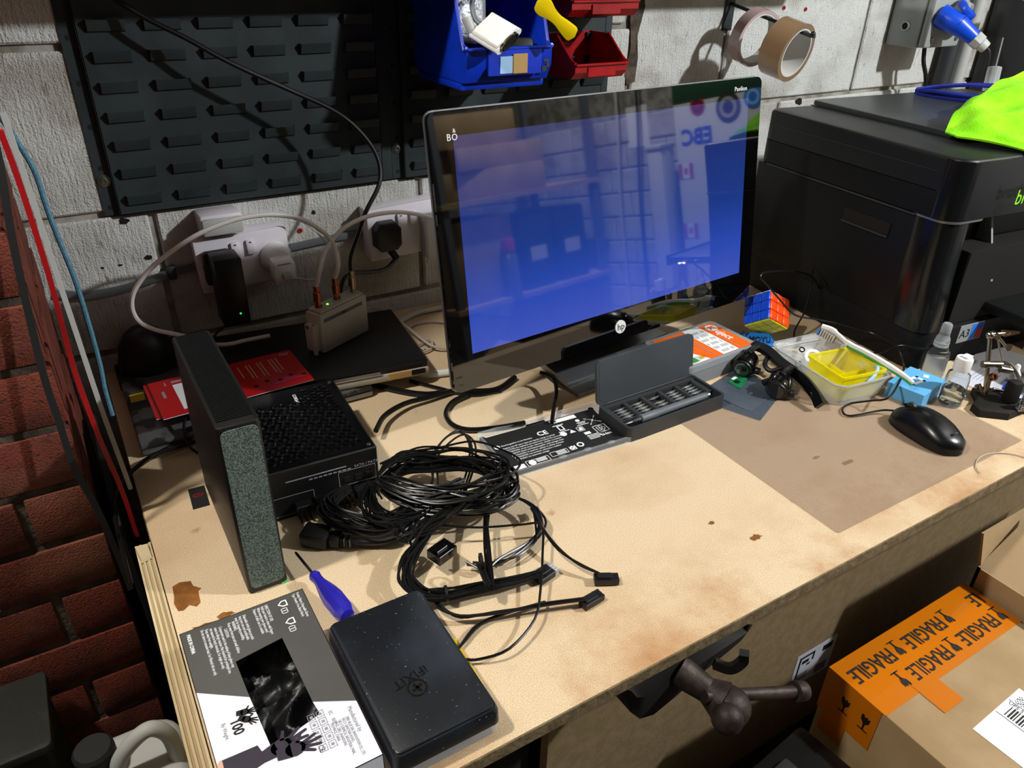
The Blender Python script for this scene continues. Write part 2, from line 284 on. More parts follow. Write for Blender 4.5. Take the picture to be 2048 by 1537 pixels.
PT={
 'coax_black':[(0.1244,1.22,0.5489),(0.1615,1.2118,0.5228),(0.2073,1.2036,0.4969),(0.2572,1.1954,0.4655),(0.3355,1.1871,0.4249),(0.3829,1.1789,0.4008),(0.4129,1.1707,0.38),(0.4361,1.1625,0.3539),(0.45,1.1543,0.3273),(0.4524,1.1461,0.3021),(0.443,1.1379,0.2781),(0.4167,1.1296,0.245),(0.3983,1.1214,0.214),(0.3815,1.118,0.18),(0.378,1.115,0.154)],
 'coax_a':[(0.309,1.081,0.155),(0.3146,1.07,0.1865),(0.3282,1.08,0.2087),(0.345,1.09,0.2226),(0.3699,1.1,0.2355),(0.4029,1.11,0.242),(0.4364,1.12,0.2415),(0.4751,1.13,0.2356),(0.5151,1.14,0.2227),(0.5521,1.15,0.2057)],
 'coax_b':[(0.345,1.099,0.155),(0.3481,1.0828,0.184),(0.3474,1.0856,0.2076),(0.3407,1.0883,0.2254),(0.3277,1.0911,0.2408),(0.3004,1.0939,0.2611),(0.2726,1.0967,0.2697),(0.2449,1.0994,0.273),(0.2099,1.1022,0.2707),(0.1746,1.105,0.2621),(0.1387,1.1078,0.2473),(0.0944,1.1106,0.2209),(0.0732,1.1133,0.2015),(0.0582,1.1161,0.1808),(0.053,1.1189,0.1576),(0.0586,1.1217,0.1355),(0.0758,1.1244,0.1182),(0.098,1.1272,0.1051),(0.1344,1.13,0.085)],
 'coax_b2':[(0.1384,1.172,0.06),(0.1574,1.1526,0.0605),(0.1781,1.142,0.061),(0.2016,1.142,0.0615),(0.241,1.1396,0.062)],
 'usb':[(0.2824,1.16,0.1567),(0.2998,1.165,0.1412),(0.3295,1.17,0.131),(0.3447,1.175,0.137),(0.3589,1.18,0.1574),(0.3648,1.185,0.1723),(0.3622,1.19,0.1885),(0.3392,1.195,0.2162),(0.3176,1.2,0.2289)],
 'adaptor':[(0.1965,1.17,0.0951),(0.1889,1.1575,0.0906),(0.1679,1.145,0.0877),(0.1527,1.1325,0.0811),(0.1373,1.12,0.0716)],
 'plugcable':[(0.4911,1.2,0.1457),(0.483,1.19,0.1318),(0.4639,1.18,0.1219),(0.4303,1.17,0.1252),(0.4,1.16,0.1336),(0.3786,1.15,0.1323),(0.3666,1.14,0.1187),(0.3582,1.13,0.0955)],
 'wc1':[(0.388,1.135,0.0515),(0.43,1.185,0.0515),(0.4662,1.1816,0.032),(0.4799,1.1362,0.023),(0.4927,1.0713,0.014),(0.5222,1.0533,0.005)],
 'wc2':[(0.476,1.1854,0.006),(0.5045,1.2041,0.006),(0.5414,1.217,0.006),(0.6043,1.2144,0.006)],
 'wc3':[(0.4834,1.0725,0.006),(0.47,1.1015,0.006),(0.4785,1.1417,0.006),(0.506,1.1738,0.006),(0.5408,1.1719,0.006),(0.5706,1.1483,0.006)],
 'wc4':[(0.4823,1.0947,0.006),(0.5077,1.103,0.006),(0.4989,1.0747,0.006),(0.4756,1.0662,0.006),(0.4667,1.0817,0.006)],
 'wc5':[(0.4187,1.0323,0.008),(0.4298,1.0068,0.008),(0.4519,0.987,0.008),(0.5002,0.9736,0.008)],
 'bc1':[(0.3539,1.0136,0.006),(0.3835,0.972,0.006),(0.4189,0.9365,0.006),(0.4641,0.9218,0.006),(0.5217,0.8951,0.006),(0.5704,0.914,0.006)],
 'bc2':[(0.3059,0.8579,0.02),(0.3342,0.8934,0.0165),(0.3757,0.9151,0.013),(0.4193,0.9192,0.0095),(0.4838,0.9252,0.006)],
 'bc3':[(0.5913,0.8727,0.03),(0.6044,0.856,0.0255),(0.5926,0.8267,0.021),(0.5647,0.7917,0.0165),(0.5424,0.7632,0.012)],
 'bc4':[(0.4763,0.9027,0.006),(0.4455,0.8942,0.006),(0.4219,0.8695,0.006),(0.4167,0.8379,0.006),(0.4328,0.8137,0.006),(0.4743,0.798,0.006),(0.5127,0.7903,0.006)],
 'bc5':[(0.4173,0.9897,0.004),(0.4435,0.9514,0.004),(0.4813,0.9038,0.004),(0.5288,0.8914,0.004)],
 'mouse':[(0.9814,0.5219,0.012),(0.9772,0.5392,0.008),(0.9604,0.5655,0.004),(0.9649,0.5828,0.004),(0.9905,0.5888,0.004),(1.0048,0.5668,0.017),(1.0134,0.5461,0.03),(1.0564,0.56,0.0328),(1.1361,0.6,0.0205),(1.1444,0.62,0.042),(1.1578,0.65,0.0469),(1.159,0.69,0.0454),(1.1275,0.72,0.0545),(1.0827,0.74,0.066),(1.0392,0.76,0.077),(1.0042,0.77,0.1086),(0.9647,0.77,0.1437),(0.9435,0.77,0.1627),(0.9766,0.78,0.1616),(1.0669,0.8,0.1375),(1.1467,0.82,0.1038),(1.2062,0.84,0.0596)],
 'strap':[(-0.0353,0.835,0.4712),(-0.0371,0.8311,0.4371),(-0.0457,0.8272,0.369),(-0.0524,0.8233,0.289),(-0.0563,0.8194,0.2236),(-0.0561,0.8156,0.1707),(-0.0558,0.8117,0.1142),(-0.0479,0.8078,0.0651),(-0.0417,0.8039,-0.0095),(-0.0393,0.8,-0.0638)],
 'bluecable':[(-0.0371,1.12,0.4481),(-0.0342,1.11,0.4314),(-0.0245,1.1,0.4019),(-0.0155,1.09,0.3674),(-0.0139,1.08,0.3234),(-0.0106,1.07,0.284),(-0.0061,1.06,0.2363),(-0.0049,1.05,0.1765),(-0.0055,1.04,0.1217),(-0.008,1.03,0.0887),(-0.008,1.02,0.0527)],
 'bl1':[(-0.0346,0.7334,0.0),(-0.0349,0.8089,0.0067),(-0.0324,0.8717,0.0133),(-0.0172,0.9048,0.02),(0.0215,0.9476,0.0183),(0.0608,0.9575,0.0167),(0.0878,0.9631,0.015)],
 'bl2':[(-0.0195,0.9241,0.012),(0.0039,0.9418,0.012),(0.0421,0.9662,0.012),(0.0793,0.9729,0.012)],
 'bl3':[(0.0803,0.9964,0.04),(0.0718,0.975,0.03),(0.0705,0.9507,0.02),(0.0792,0.9377,0.01)],
 'stripred':[(-0.029,0.83,0.4665),(-0.0265,0.83,0.4179),(-0.0258,0.83,0.3237),(-0.0292,0.84,0.215),(-0.0253,0.84,0.1266),(-0.0192,0.85,0.0425),(-0.0176,0.85,-0.0288)],
 'stripwhite':[(-0.0243,0.88,0.4734),(-0.0217,0.88,0.3975),(-0.0203,0.88,0.3157),(-0.0185,0.88,0.2456),(-0.0161,0.88,0.1486),(-0.0124,0.88,0.069),(-0.0101,0.88,0.0223)],
 'cable_pod':[(-0.0097,1.2665,0.0),(0.0081,1.2284,0.0)],
 'psu_ring':[(0.2662,0.7294,0.03),(0.291,0.7393,0.03),(0.3277,0.7272,0.03),(0.3661,0.703,0.03),(0.3919,0.6701,0.03),(0.3902,0.6359,0.03),(0.3646,0.6226,0.03),(0.3285,0.6323,0.03),(0.292,0.6531,0.03),(0.2666,0.6838,0.03),(0.2583,0.7107,0.03)],
 'psu_twist':[(0.3766,0.6257,0.05),(0.3494,0.6328,0.0443),(0.3143,0.6306,0.0386),(0.277,0.6215,0.0329),(0.2476,0.6127,0.03),(0.2436,0.6246,0.03),(0.2669,0.6412,0.03),(0.3045,0.6513,0.03)],
 'psu_feed':[(0.2156,0.735,0.03),(0.1858,0.7235,0.0267),(0.1853,0.6967,0.0233),(0.2132,0.6649,0.02),(0.2476,0.6561,0.0233),(0.2925,0.6683,0.0267),(0.3459,0.6784,0.03)],
 'psu_feed2':[(0.246,0.7292,0.03),(0.2306,0.6987,0.03),(0.2314,0.6615,0.03),(0.2637,0.6482,0.03),(0.3215,0.6581,0.03)],
 'psu_low':[(0.2984,0.6389,0.03),(0.2676,0.6158,0.0262),(0.2388,0.5944,0.0225),(0.2251,0.5711,0.0188),(0.229,0.5478,0.015),(0.2521,0.5345,0.0112),(0.2906,0.5265,0.01),(0.3295,0.517,0.01),(0.363,0.5128,0.01)],
 'psu_low2':[(0.2433,0.541,0.01),(0.2416,0.5256,0.01),(0.2552,0.5058,0.01),(0.2887,0.4904,0.01),(0.3356,0.4755,0.01),(0.382,0.4579,0.01)],
 'psu_right':[(0.3805,0.6501,0.02),(0.4038,0.6278,0.02),(0.4113,0.5991,0.02),(0.3992,0.5638,0.02),(0.3976,0.5295,0.0167),(0.4057,0.5007,0.0133),(0.4181,0.4812,0.01)],
 'psu_arc1':[(0.2917,0.6671,0.02),(0.3194,0.6955,0.0286),(0.3379,0.7328,0.0371),(0.3617,0.751,0.0457),(0.3919,0.7585,0.0457),(0.3966,0.7389,0.0371),(0.3806,0.7095,0.0286),(0.3474,0.6747,0.02)],
 'psu_arc2':[(0.299,0.5417,0.03),(0.2937,0.5048,0.0275),(0.3205,0.5631,0.025),(0.3581,0.6259,0.0225),(0.386,0.647,0.02)],
 'psu_thin':[(0.2896,0.6212,0.03),(0.3297,0.5972,0.0278),(0.3746,0.5807,0.0256),(0.3973,0.5687,0.0233),(0.3728,0.5286,0.0211),(0.344,0.4862,0.0183),(0.3171,0.4569,0.015),(0.2764,0.4392,0.0117),(0.2466,0.447,0.0083),(0.2337,0.4563,0.005)],
 'psu_thin2':[(0.345,0.4797,0.005),(0.3049,0.4865,0.005),(0.269,0.4875,0.005),(0.241,0.4735,0.005),(0.2338,0.4705,0.005)],
 'psu_loop3':[(0.4154,0.6106,0.01),(0.4057,0.5785,0.01),(0.3812,0.557,0.01),(0.3428,0.5501,0.01),(0.317,0.551,0.01),(0.2993,0.5657,0.01)],
 'c13':[(0.1951,0.6668,0.015),(0.2162,0.6575,0.0167),(0.2479,0.6574,0.0183),(0.2772,0.6646,0.02)],
}
# ================================================================ SETTING
FZ = -.78
struct(part('floor', bx(-1.6, 3.2, -2.6, 1.4, FZ - .05, FZ), 'floor_concrete'))
wb = struct(part('wall_back', bx(-1.3, 3.0, 1.265, 1.4, FZ, 1.75), 'mortar_paint'))
_bl = {}
def block(x0, x1, z0, z1):
    k = (round(x1 - x0, 3), round(z1 - z0, 3))
    if k not in _bl:
        _bl[k] = part('block', bx(-k[0] / 2, k[0] / 2, -.007, .004, -k[1] / 2, k[1] / 2, .003, 1), 'paint_block', wb, ((x0 + x1) / 2, 1.265, (z0 + z1) / 2))
    else:
        o = copies(_bl[k], wb); o.location = ((x0 + x1) / 2, 1.265, (z0 + z1) / 2)
zs = [-.192, .033, .256, .487, .715, .94]
for i, z in enumerate(zs[:-1]):
    x = .118 - .45 if i % 2 else .343 - .45
    while x < 1.03:
        a, b = x + .005, min(x + .445, 1.028)
        if b - a > .03: block(a, b, z + .005, zs[i + 1] - .005)
        x += .45
zs = [-.13, .095, .32, .545, .77]
for i, z in enumerate(zs[:-1]):
    x = 1.036 if i % 2 else 1.036 - .2
    while x < 2.9:
        a, b = max(x + .005, 1.04), x + .445
        if b - a > .03: block(a, b, z + .005, zs[i + 1] - .005)
        x += .45
# drill holes, chips and dark repair marks in the painted blockwork
for n, (x, z, rx, rz_) in enumerate(((.033, .176, .003, .002), (.058, .176, .0035, .002), (.100, .181, .006, .004), (.078, .243, .008, .005), (.37, .215, .004, .004), (1.555, .312, .012, .009), (1.40, .545, .005, .006))):
    bm = prism([(x + rx * math.cos(t * PI / 5) * random.uniform(.7, 1.2), z + rz_ * math.sin(t * PI / 5) * random.uniform(.7, 1.2)) for t in range(10)], 0, .0006)
    bm.transform(Matrix(((1, 0, 0, 0), (0, 0, -1, 1.2582), (0, 1, 0, 0), (0, 0, 0, 1))))
    part('drill_hole', bm, 'iron_dark', wb)
for x, z in ((.343, .187), (1.445, .512), (1.515, .508)):
    part('wall_plug', lathe([(.0042, 0), (.0042, .002), (.0018, .0022), (.0018, .0005), (0, .0005)], 12), 'red_paint', wb, (x, 1.258, z), (R(90), 0, 0))
part('dark_patch', xf(prism([(1.022, .40), (1.03, .38), (1.05, .385), (1.052, .43), (1.046, .47), (1.058, .52), (1.05, .56), (1.03, .55), (1.024, .50), (1.032, .45)], 0, .001), (0, 1.2583, 0), (R(90), 0, 0)), 'mortar', wb)
# brick pier at the left end of the bench
wl = struct(part('wall_left', bx(-1.3, -.0535, .8436, 1.265, FZ, 1.6), 'mortar'))
_bk = {}
def brick(x0, x1, y0, y1, z0, z1):
    k = (round(x1 - x0, 3), round(y1 - y0, 3))
    c = ((x0 + x1) / 2 + random.uniform(-.001, .001), (y0 + y1) / 2 + random.uniform(-.0012, .0012), (z0 + z1) / 2)
    if k not in _bk: _bk[k] = part('brick', bx(-k[0] / 2, k[0] / 2, -k[1] / 2, k[1] / 2, -.0325, .0325, .0025, 2), 'brick', wl, c)
    else: o = copies(_bk[k], wl); o.location = c
    return
for i in range(-9, 9):
    z0 = .003 + .075 * i + .005; z1 = z0 + .065
    if i % 2:
        xs = [(-.265, -.05), (-.49, -.275)]; ys = [(.9525, 1.1675), (1.1775, 1.264)]; d = .1025
    else:
        xs = [(-.115, -.05), (-.34, -.125), (-.565, -.35)]; ys = [(1.065, 1.264)]; d = .215
    for n, (a, b) in enumerate(xs): brick(a, b, .84, .84 + (d if n == 0 else .1025), z0, z1)
    for a, b in ys: brick(-.1525, -.05, a, b, z0, z1)

# ================================================================ BENCH
bench = thing('workbench', 'long workbench with a stained brown fibreboard top against the painted block wall', 'workbench', (0, 0, FZ))
bm = bx(-.005, 2.1, .359, 1.257, -.018, 0, .0012, 1)
top = part('bench_top', bm, ['mdf', 'mdf_edge'], bench, (0, 0, -FZ))
for p in top.data.polygons:
    if p.normal.y < -.3 or p.normal.x < -.5: p.material_index = 1
fp = part('front_panel', bx(.352, 2.0, .465, .48, -.57, -.019), 'mdf_panel', bench, (0, 0, -FZ))
for x in (.29, 1.2, 1.95): part('leg', bx(x, x + .045, .482, .53, FZ, -.019), 'dark_wood', bench, (0, 0, -FZ))
for x in (.02, 1.2, 1.95): part('leg', bx(x, x + .045, 1.15, 1.21, FZ, -.019), 'dark_wood', bench, (0, 0, -FZ))
part('rail', bx(.02, 1.99, .54, .57, -.12, -.019), 'dark_wood', bench, (0, 0, -FZ))
part('lower_shelf', bx(.02, 1.99, .49, 1.14, -.62, -.6), 'dark_wood', bench, (0, 0, -FZ))
# paper label on the front panel
lb = thing('shipping_label', 'small white printed label stuck on the front panel beside the fragile box', 'label', (.890, .4648, -.405), 0)
lb.scale = (1.35, 1, 1.45); part('paper', bx(-.036, .036, -.0003, 0, -.028, .028), 'paper', lb)
LR = (R(90), 0, 0)
part('print', quads([(-.03, -.027, -.012, .022), (-.03, -.004, .019, .022), (-.006, -.003, .008, .022), (-.024, -.012, .009, .014), (-.014, -.008, .003, .006)] + [(.008 + i * .003, .0095 + i * .003, -.024, -.010) for i in range(7)] + [(-.03, -.008, -.018 + i * .004, -.0165 + i * .004) for i in range(3)] + [(.012, .03, .012, .021)]), 'ink', lb, (0, -.0004, 0), LR)
# sticky tape residue and resin drops on the bench top
random.seed(3)
def blotch(c, rx, ry, n, j): return [(c[0] + rx * math.cos(2 * PI * i / n) * random.uniform(1 - j, 1 + j), c[1] + ry * math.sin(2 * PI * i / n) * random.uniform(1 - j, 1 + j)) for i in range(n)]
part('tape_residue', poly([(.004, .707), (.012, .71), (.023, .706), (.024, .697), (.031, .689), (.027, .686), (.026, .668), (.021, .664), (.015, .67), (.008, .665), (.003, .667), (.001, .68), (.003, .69)], 0, .0003), 'residue', bench, (0, 0, -FZ))
for c, rx, ry in (((.629, .443), .008, .0045), ((.60, .49), .004, .0025), ((.02, .632), .012, .004), ((.045, .637), .008, .004), ((.86, .49), .012, .004), ((.83, .52), .006, .003)):
    part('stain', poly(blotch(c, rx, ry, 14, .35), 0, .0002), 'residue', bench, (0, 0, -FZ))
# thin clear plastic sheet lying on the bench
tag(part('plastic_sheet', prism(rrect(.722, 1.135, .397, .705, .004), .0004, .0014), 'sheet_clear'), 'thin clear plastic sheet lying on the bench under the black mouse', 'plastic sheet')

# plywood offcut on edge along the left end of the bench
pw = thing('plywood_board', 'pale plywood board standing on edge along the left end of the bench', 'board', (-.0135, .5, -.3))
for i in range(7):
    part('ply', bx(-.0085 + i * .00243, -.0085 + (i + 1) * .00243 - .0001, -.35, .292 - (.004 if i % 3 == 1 else 0), 0, .303 - (.0012 if i % 2 else 0)), 'ply_dark' if i % 2 else 'ply_light', pw)
part('splinter', loft([[V((-.0085, .285, .303)), V((.006, .285, .303)), V((.007, .262, .303)), V((-.006, .258, .303))], [V((-.008, .284, .309)), V((.005, .284, .308)), V((.006, .264, .305)), V((-.005, .262, .306))]]), 'ply_light', pw)
# thin boards wedged between pier and bench
def board(name, label, key, w, depth, m):
    P = [V(p) for p in PT[key]]; t = cr(P, 4); rings = []
    for p in t: rings.append([p + V((-w / 2, 0, 0)), p + V((w / 2, 0, 0)), p + V((w / 2, depth, 0)), p + V((-w / 2, depth, 0))])
    return rebase(tag(part(name, loft(rings), m), label, 'board'), P[-1])
board('red_board', 'thin bright red board edge standing between brick pier and bench', 'stripred', .005, .008, 'red_paint')
board('white_board', 'thin white board edge standing beside the red one by the brick pier', 'stripwhite', .005, .01, 'white_paint')
tag(part('black_board', bx(-.004, .004, -.14, .14, 0, .56, .001, 1), 'black_matte', None, (-.019, .972, -.55), (0, R(-1.5), 0)), 'tall black board standing in the gap behind the bench end', 'board')
rebase(tag(part('black_strap', tube(PT['strap'], 0, flat=(.0034, .0009)), 'black_matte'), 'flat black strap hanging in front of the brick pier', 'strap'), PT['strap'][0])
rebase(tag(part('blue_rope', tube(PT['bluecable'], .0032), 'blue_rope'), 'light blue rope hanging in front of the wall beside the brick pier', 'rope'), PT['bluecable'][0])

# ================================================================ LOUVRED PANELS
def louvre_mesh():
    w = .0235; r = []
    for x, s in ((-w - .002, 0), (-w, 1), (w, 1), (w + .002, 0)):
        r.append([V((x, 0, -.0085)), V((x, -.004 * s, -.0065)), V((x, -.0095 * s, .006)), V((x, -.0098 * s, .0075)), V((x, -.0078 * s, .0078)), V((x, -.001 * s, .0055)), V((x, 0, .004))])
    return loft(r)
LV = None
def louvre_panel(x0, x1, cols, label, skip, holes):
    global LV
    t = thing('louvre_panel', label, 'panel', (x0, 1.258, .255), 0, 'louvred storage panels on the wall')
    part('sheet', bx(.02, x1 - x0 - .02, -.010, -.0088, 0, .46), 'black_metal', t)
    for a, b in ((0, .022), (x1 - x0 - .022, x1 - x0)): part('flange', bx(a, b, -.0022, -.0005, 0, .46), 'black_metal', t)
    for a, s in ((.0205, 1), (x1 - x0 - .0205, -1)): part('fold', bx(min(a, a + s * .0012), max(a, a + s * .0012), -.010, -.0005, 0, .46), 'black_metal', t)
    part('fold', bx(.02, x1 - x0 - .02, -.010, -.0005, 0, .0012), 'black_metal', t)
    for c, cx in enumerate(cols):
        for r in range(8):
            if (c, r) in skip: continue
            if LV is None: LV = part('louvre', louvre_mesh(), 'black_metal', t, (cx - x0, -.0098, .021 + .0395 * r), ang=25)
            else: o = copies(LV, t); o.location = (cx - x0, -.0098, .021 + .0395 * r)
    for hx in holes:
        for k in range(7):
            part('fixing_hole', lathe([(.0035, 0), (.0035, .0004)], 12), 'iron_dark', t, (hx, -.0023, .012 + .058 * k), (R(90), 0, 0))
        sc = part('screw', lathe([(.009, 0), (.009, .001), (.006, .0014), (.0055, .003), (.003, .0035), (.003, .002), (0, .002)], 16), 'screw', t, (hx, -.0022, .052 if hx < .1 else .066), (R(90), 0, 0))
    return t
louvre_panel(.055, .518, [.1125 + .0715 * i for i in range(6)], 'large black louvred metal panel on the wall above the left socket', {}, (.010,))
louvre_panel(.5185, .98, [.578 + .0715 * i for i in range(6)], 'black louvred metal panel behind the blue and red storage bins', {(0, 7), (1, 7), (2, 7)}, (.010,))

# ================================================================ SOCKETS, PLUGS
def socket(name, label, x0, x1, z0, z1, rz):
    t = thing(name, label, 'wall socket', ((x0 + x1) / 2, 1.258, (z0 + z1) / 2), 0, 'double wall sockets'); t.rotation_euler = (0, R(rz), 0)
    w, h = (x1 - x0) / 2, (z1 - z0) / 2
    part('back_box', bx(-w + .001, w - .001, -.031, 0, -h + .001, h - .001, .003), 'white_plastic', t)
    part('face_plate', bx(-w, w, -.040, -.0315, -h, h, .0025), 'white_plastic', t)
    for s in (-.012, .012):
        r = part('rocker', bx(-.0065, .0065, -.0455, -.0402, -.012, .012, .0015), 'white_plastic', t, (s, 0, .018), (R(-4), 0, 0))
        part('window', bx(-.0018, .0018, -.0459, -.0454, .007, .009), 'dark_grey', r)
    for s in (-1, 1): part('screw', lathe([(.0045, 0), (.004, .001), (0, .0012)], 12), 'screw', t, (s * (w - .011), -.0401, .001), (R(90), 0, 0))
    return t
socket('double_socket', 'white double wall socket with black adaptor and white charger plugged in', .164, .311, .122, .21, -2)
socket('double_socket', 'white double wall socket with a black mains plug, partly behind the monitor', .451, .598, .125, .219, -2)
sb = thing('contact_sensor', 'small pale grey box mounted on top of the left wall socket', 'box', (.21, 1.258, .214))
part('body', bx(-.031, .031, -.048, 0, 0, .034, .004), 'white_plastic', sb); part('lid', bx(-.0305, .0305, -.056, -.0485, .003, .03, .004), 'light_grey', sb)
ad = thing('power_adaptor', 'black plug-in power adaptor with a green light in the left socket', 'power adaptor', (.193, 1.2175, .165))
part('plug_base', bx(-.022, .022, -.016, 0, -.028, .028, .006), 'black_plastic', ad)
part('body', bx(-.021, .021, -.062, -.0162, -.083, .03, .004), 'black_plastic', ad, (.006, 0, 0))
part('led', lathe([(.0016, 0), (.0012, .0006), (0, .0008)], 10), 'led_green', ad, (.012, -.062, -.062), (R(90), 0, 0))
part('cable', tube([V(p) - V(ad.location) for p in PT['adaptor']], .0022), 'wire_black', ad)
ch = thing('usb_charger', 'white moulded usb charger plug in the left wall socket', 'charger', (.287, 1.2175, .162))
part('plug_base', loft([[V((.026 * math.cos(a) * s, y, .027 * math.sin(a) * s)) for a in [2 * PI * i / 24 for i in range(24)]] for y, s in ((0, 1), (-.006, 1), (-.012, .85), (-.022, .7))]), 'white_gloss', ch)
part('body', bx(-.018, .018, -.052, -.018, -.026, .014, .006), 'white_gloss', ch, rot=(R(8), 0, 0))
part('usb_plug', bx(-.007, .007, -.064, -.05, -.018, -.009, .002), 'light_grey', ch)
part('print', quads([(-.012, .009 - .004 * (i % 2), -.001 - .004 * i, .0005 - .004 * i) for i in range(3)]), 'mid_grey', ch, (0, -.0523, .006), (R(98), 0, 0))
rebase(tag(part('usb_cable', tube([(.2885, 1.152, .146)] + PT['usb'][1:], .0014), 'offwhite_cable'), 'thin white usb cable looping from the white charger', 'cable'), PT['usb'][1])
pl = thing('mains_plug', 'black mains plug in the right wall socket', 'plug', (.481, 1.2175, .171))
part('plug_body', prism([(-.024, -.017), (-.015, -.026), (.015, -.026), (.024, -.017), (.024, .013), (.014, .025), (-.014, .025), (-.024, .013)], 0, .022, .004), 'black_plastic', pl, rot=(R(90), 0, 0))
part('cord_grip', tube([V((.004, -.012, -.024)), V((.008, -.014, -.034)), V((.012, -.016, -.044))], .0055), 'black_rubber', pl)
for k in range(4): part('grip_ring', ringm(.0045, .0066, 0, .0022, 14), 'black_rubber', pl, (.005 + k * .0022, -.0128 - k * .0006, -.028 - k * .004), (R(6), R(158), 0))
part('cable', tube([V((.012, -.016, -.042))] + [V(p) - V(pl.location) for p in PT['plugcable'][2:]], .0035), 'wire_black', pl)
gp = thing('plug_adaptor', 'pale grey plug-in adaptor on the right socket beside the monitor edge', 'power adaptor', (.572, 1.2175, .165))
part('body', bx(-.024, .024, -.034, 0, -.044, .034, .005), 'light_grey', gp)
# surface cable and clip
cc = thing('surface_cable', 'flat grey mains cable clipped along the wall between the sockets', 'cable', (0, 0, 0))
part('cable', tube([(-.036, 1.253, .15), (.0, 1.253, .139), (.027, 1.253, .138), (.06, 1.253, .14), (.094, 1.253, .146), (.13, 1.253, .153), (.166, 1.253, .156)], 0, flat=(.0055, .003)), 'mid_grey', cc)
part('cable', tube([(.309, 1.253, .161), (.38, 1.253, .165), (.453, 1.253, .168)], 0, flat=(.0055, .003)), 'mid_grey', cc)
part('cable_clip', bx(.122, .134, 1.247, 1.2575, .142, .164, .001), 'dark_grey', cc)

# ================================================================ STORAGE BINS
def bin_(name, label, loc, w, d, h, m, cut, front):
    """open-front hopper bin: back at +y; local origin bottom back centre; d depth toward -y"""
    t = thing(name, label, 'storage bin', loc)
    th = .0025
    yb, yf = 0, -d
    for s in (-1, 1):
        x0 = s * w / 2; x1 = x0 - s * th
        prof = [(yb, 0), (yf + .012, .0), (yf, front * .45), (yf, front), (yf + cut * .25, front + .006), (yf + cut, h), (yb, h)]
        part('side_wall', loft([[V((x0, y, z)) for y, z in prof], [V((x1, y, z)) for y, z in prof]]), m, t)
        part('rim', tube([V((x0, yf, front)), V((x0, yf + cut * .25, front + .006)), V((x0, yf + cut, h))], .0028, 6, 4), m, t)
    part('base', bx(-w / 2 + th, w / 2 - th, yf + .012, yb - th, 0, th), m, t)
    part('back_wall', bx(-w / 2 + th, w / 2 - th, -th, 0, 0, h), m, t)
    part('front_wall', loft([[V((x, yf + .012, 0)), V((x, yf, front * .45)), V((x, yf, front)), V((x, yf + th, front)), V((x, yf + th, front * .45)), V((x, yf + .012 + th, th))] for x in (-w / 2 + th, w / 2 - th)]), m, t)
    part('front_lip', bx(-w / 2, w / 2, yf - .004, yf + .003, front - .004, front, .001, 1), m, t)
    return t
bb = bin_('blue_storage_bin', 'large blue plastic storage bin full of cables hanging on the panel', (.64, 1.247, .436), .15, .185, .18, 'blue_bin', .055, .050)
part('label_slot', bx(-.04, .055, -.1885, -.1855, .010, .046, .001, 1), 'blue_bin', bb)
part('label_strip', bx(-.02, .002, -.1895, -.1886, .013, .037), 'pale_blue', bb); part('card_scrap', bx(.002, .028, -.1905, -.1887, .012, .04, .0005, 1), 'tan_card', bb)
part('stain', quads([(.058, .066, .012, .020), (.060, .070, .026, .030), (.066, .071, .018, .026)]), 'dark_grey', bb, (0, -.1853, 0), LR)
part('lower_foot', bx(-.075, .075, -.165, -.01, -.012, -.0005, .003), 'blue_bin', bb)
rb = bin_('red_storage_bin', 'small empty red plastic bin beside the blue bin', (.868, 1.247, .418), .112, .115, .066, 'red_bin', .06, .026)
part('label_slot', bx(-.03, .03, -.1175, -.1155, .004, .02, .001, 1), 'red_bin', rb)
r2 = bin_('red_storage_bin', 'red plastic bin at the top edge above the small red bin', (.868, 1.247, .516), .14, .115, .066, 'red_bin', .06, .026)
part('label_slot', bx(-.03, .03, -.1175, -.1155, .004, .02, .001, 1), 'red_bin', r2)
# contents of the blue bin
def basis(x, z):
    x, z = V(x).normalized(), V(z); z = (z - x * z.dot(x)).normalized(); y = z.cross(x); return Matrix((x, y, z)).transposed().to_euler()
dv = thing('dvi_adapter', 'white video cable adapter with metal pin connector hanging over the blue bin', 'adapter', (.617, 1.03, .497), 0, None, basis((.82, .1, .55), (.12, -.9, -.45)))
part('shell', prism(rrect(-.02, .02, -.008, .008, .005), 0, .042, .002), 'white_gloss', dv, (0, 0, -.042))
part('thumb_screw', cyl((-.0185, 0, -.046), (-.0185, 0, .001), .004, n=12), 'white_gloss', dv); part('thumb_screw', cyl((.0185, 0, -.046), (.0185, 0, .001), .004, n=12), 'white_gloss', dv)
part('connector_frame', ringm(.0085, .0105, 0, .003, 24), 'nickel', dv).scale = (1.45, .62, 1)
part('connector', bx(-.0125, .0125, -.0052, .0052, 0, .0022), 'iron_dark', dv)
part('pins', quads([(-.011 + i * .0027, -.0095 + i * .0027, -.0036 + j * .0027, -.0022 + j * .0027) for i in range(8) for j in range(3)], .0023), 'brass', dv)
part('cable', tube([V((0, 0, -.04)), V((.0, .004, -.055)), V((.012, .012, -.07)), V((.03, .01, -.078))], .0032), 'mid_grey', dv); dv.scale = (1.2, 1.2, 1.2)
rebase(one('cable_plug', 'grey cable plug lying inside the blue bin', 'plug', cyl((.585, 1.075, .50), (.577, 1.085, .525), .006, .008), 'light_grey'), (.585, 1.08, .50))
pb = one('plastic_bag', 'clear grey plastic bag stuffed in the blue bin', 'bag', prism(rrect(-.03, .03, -.045, .045, .012), 0, .012, .004), 'bag_clear', (.60, 1.13, .53), (R(75), R(8), 0))
tag(part('black_charger', bx(-.03, .03, -.012, .012, 0, .05, .004), 'black_plastic', None, (.672, 1.10, .443), (R(-20), 0, R(-20))), 'black power brick in the bottom of the blue bin', 'power adaptor')
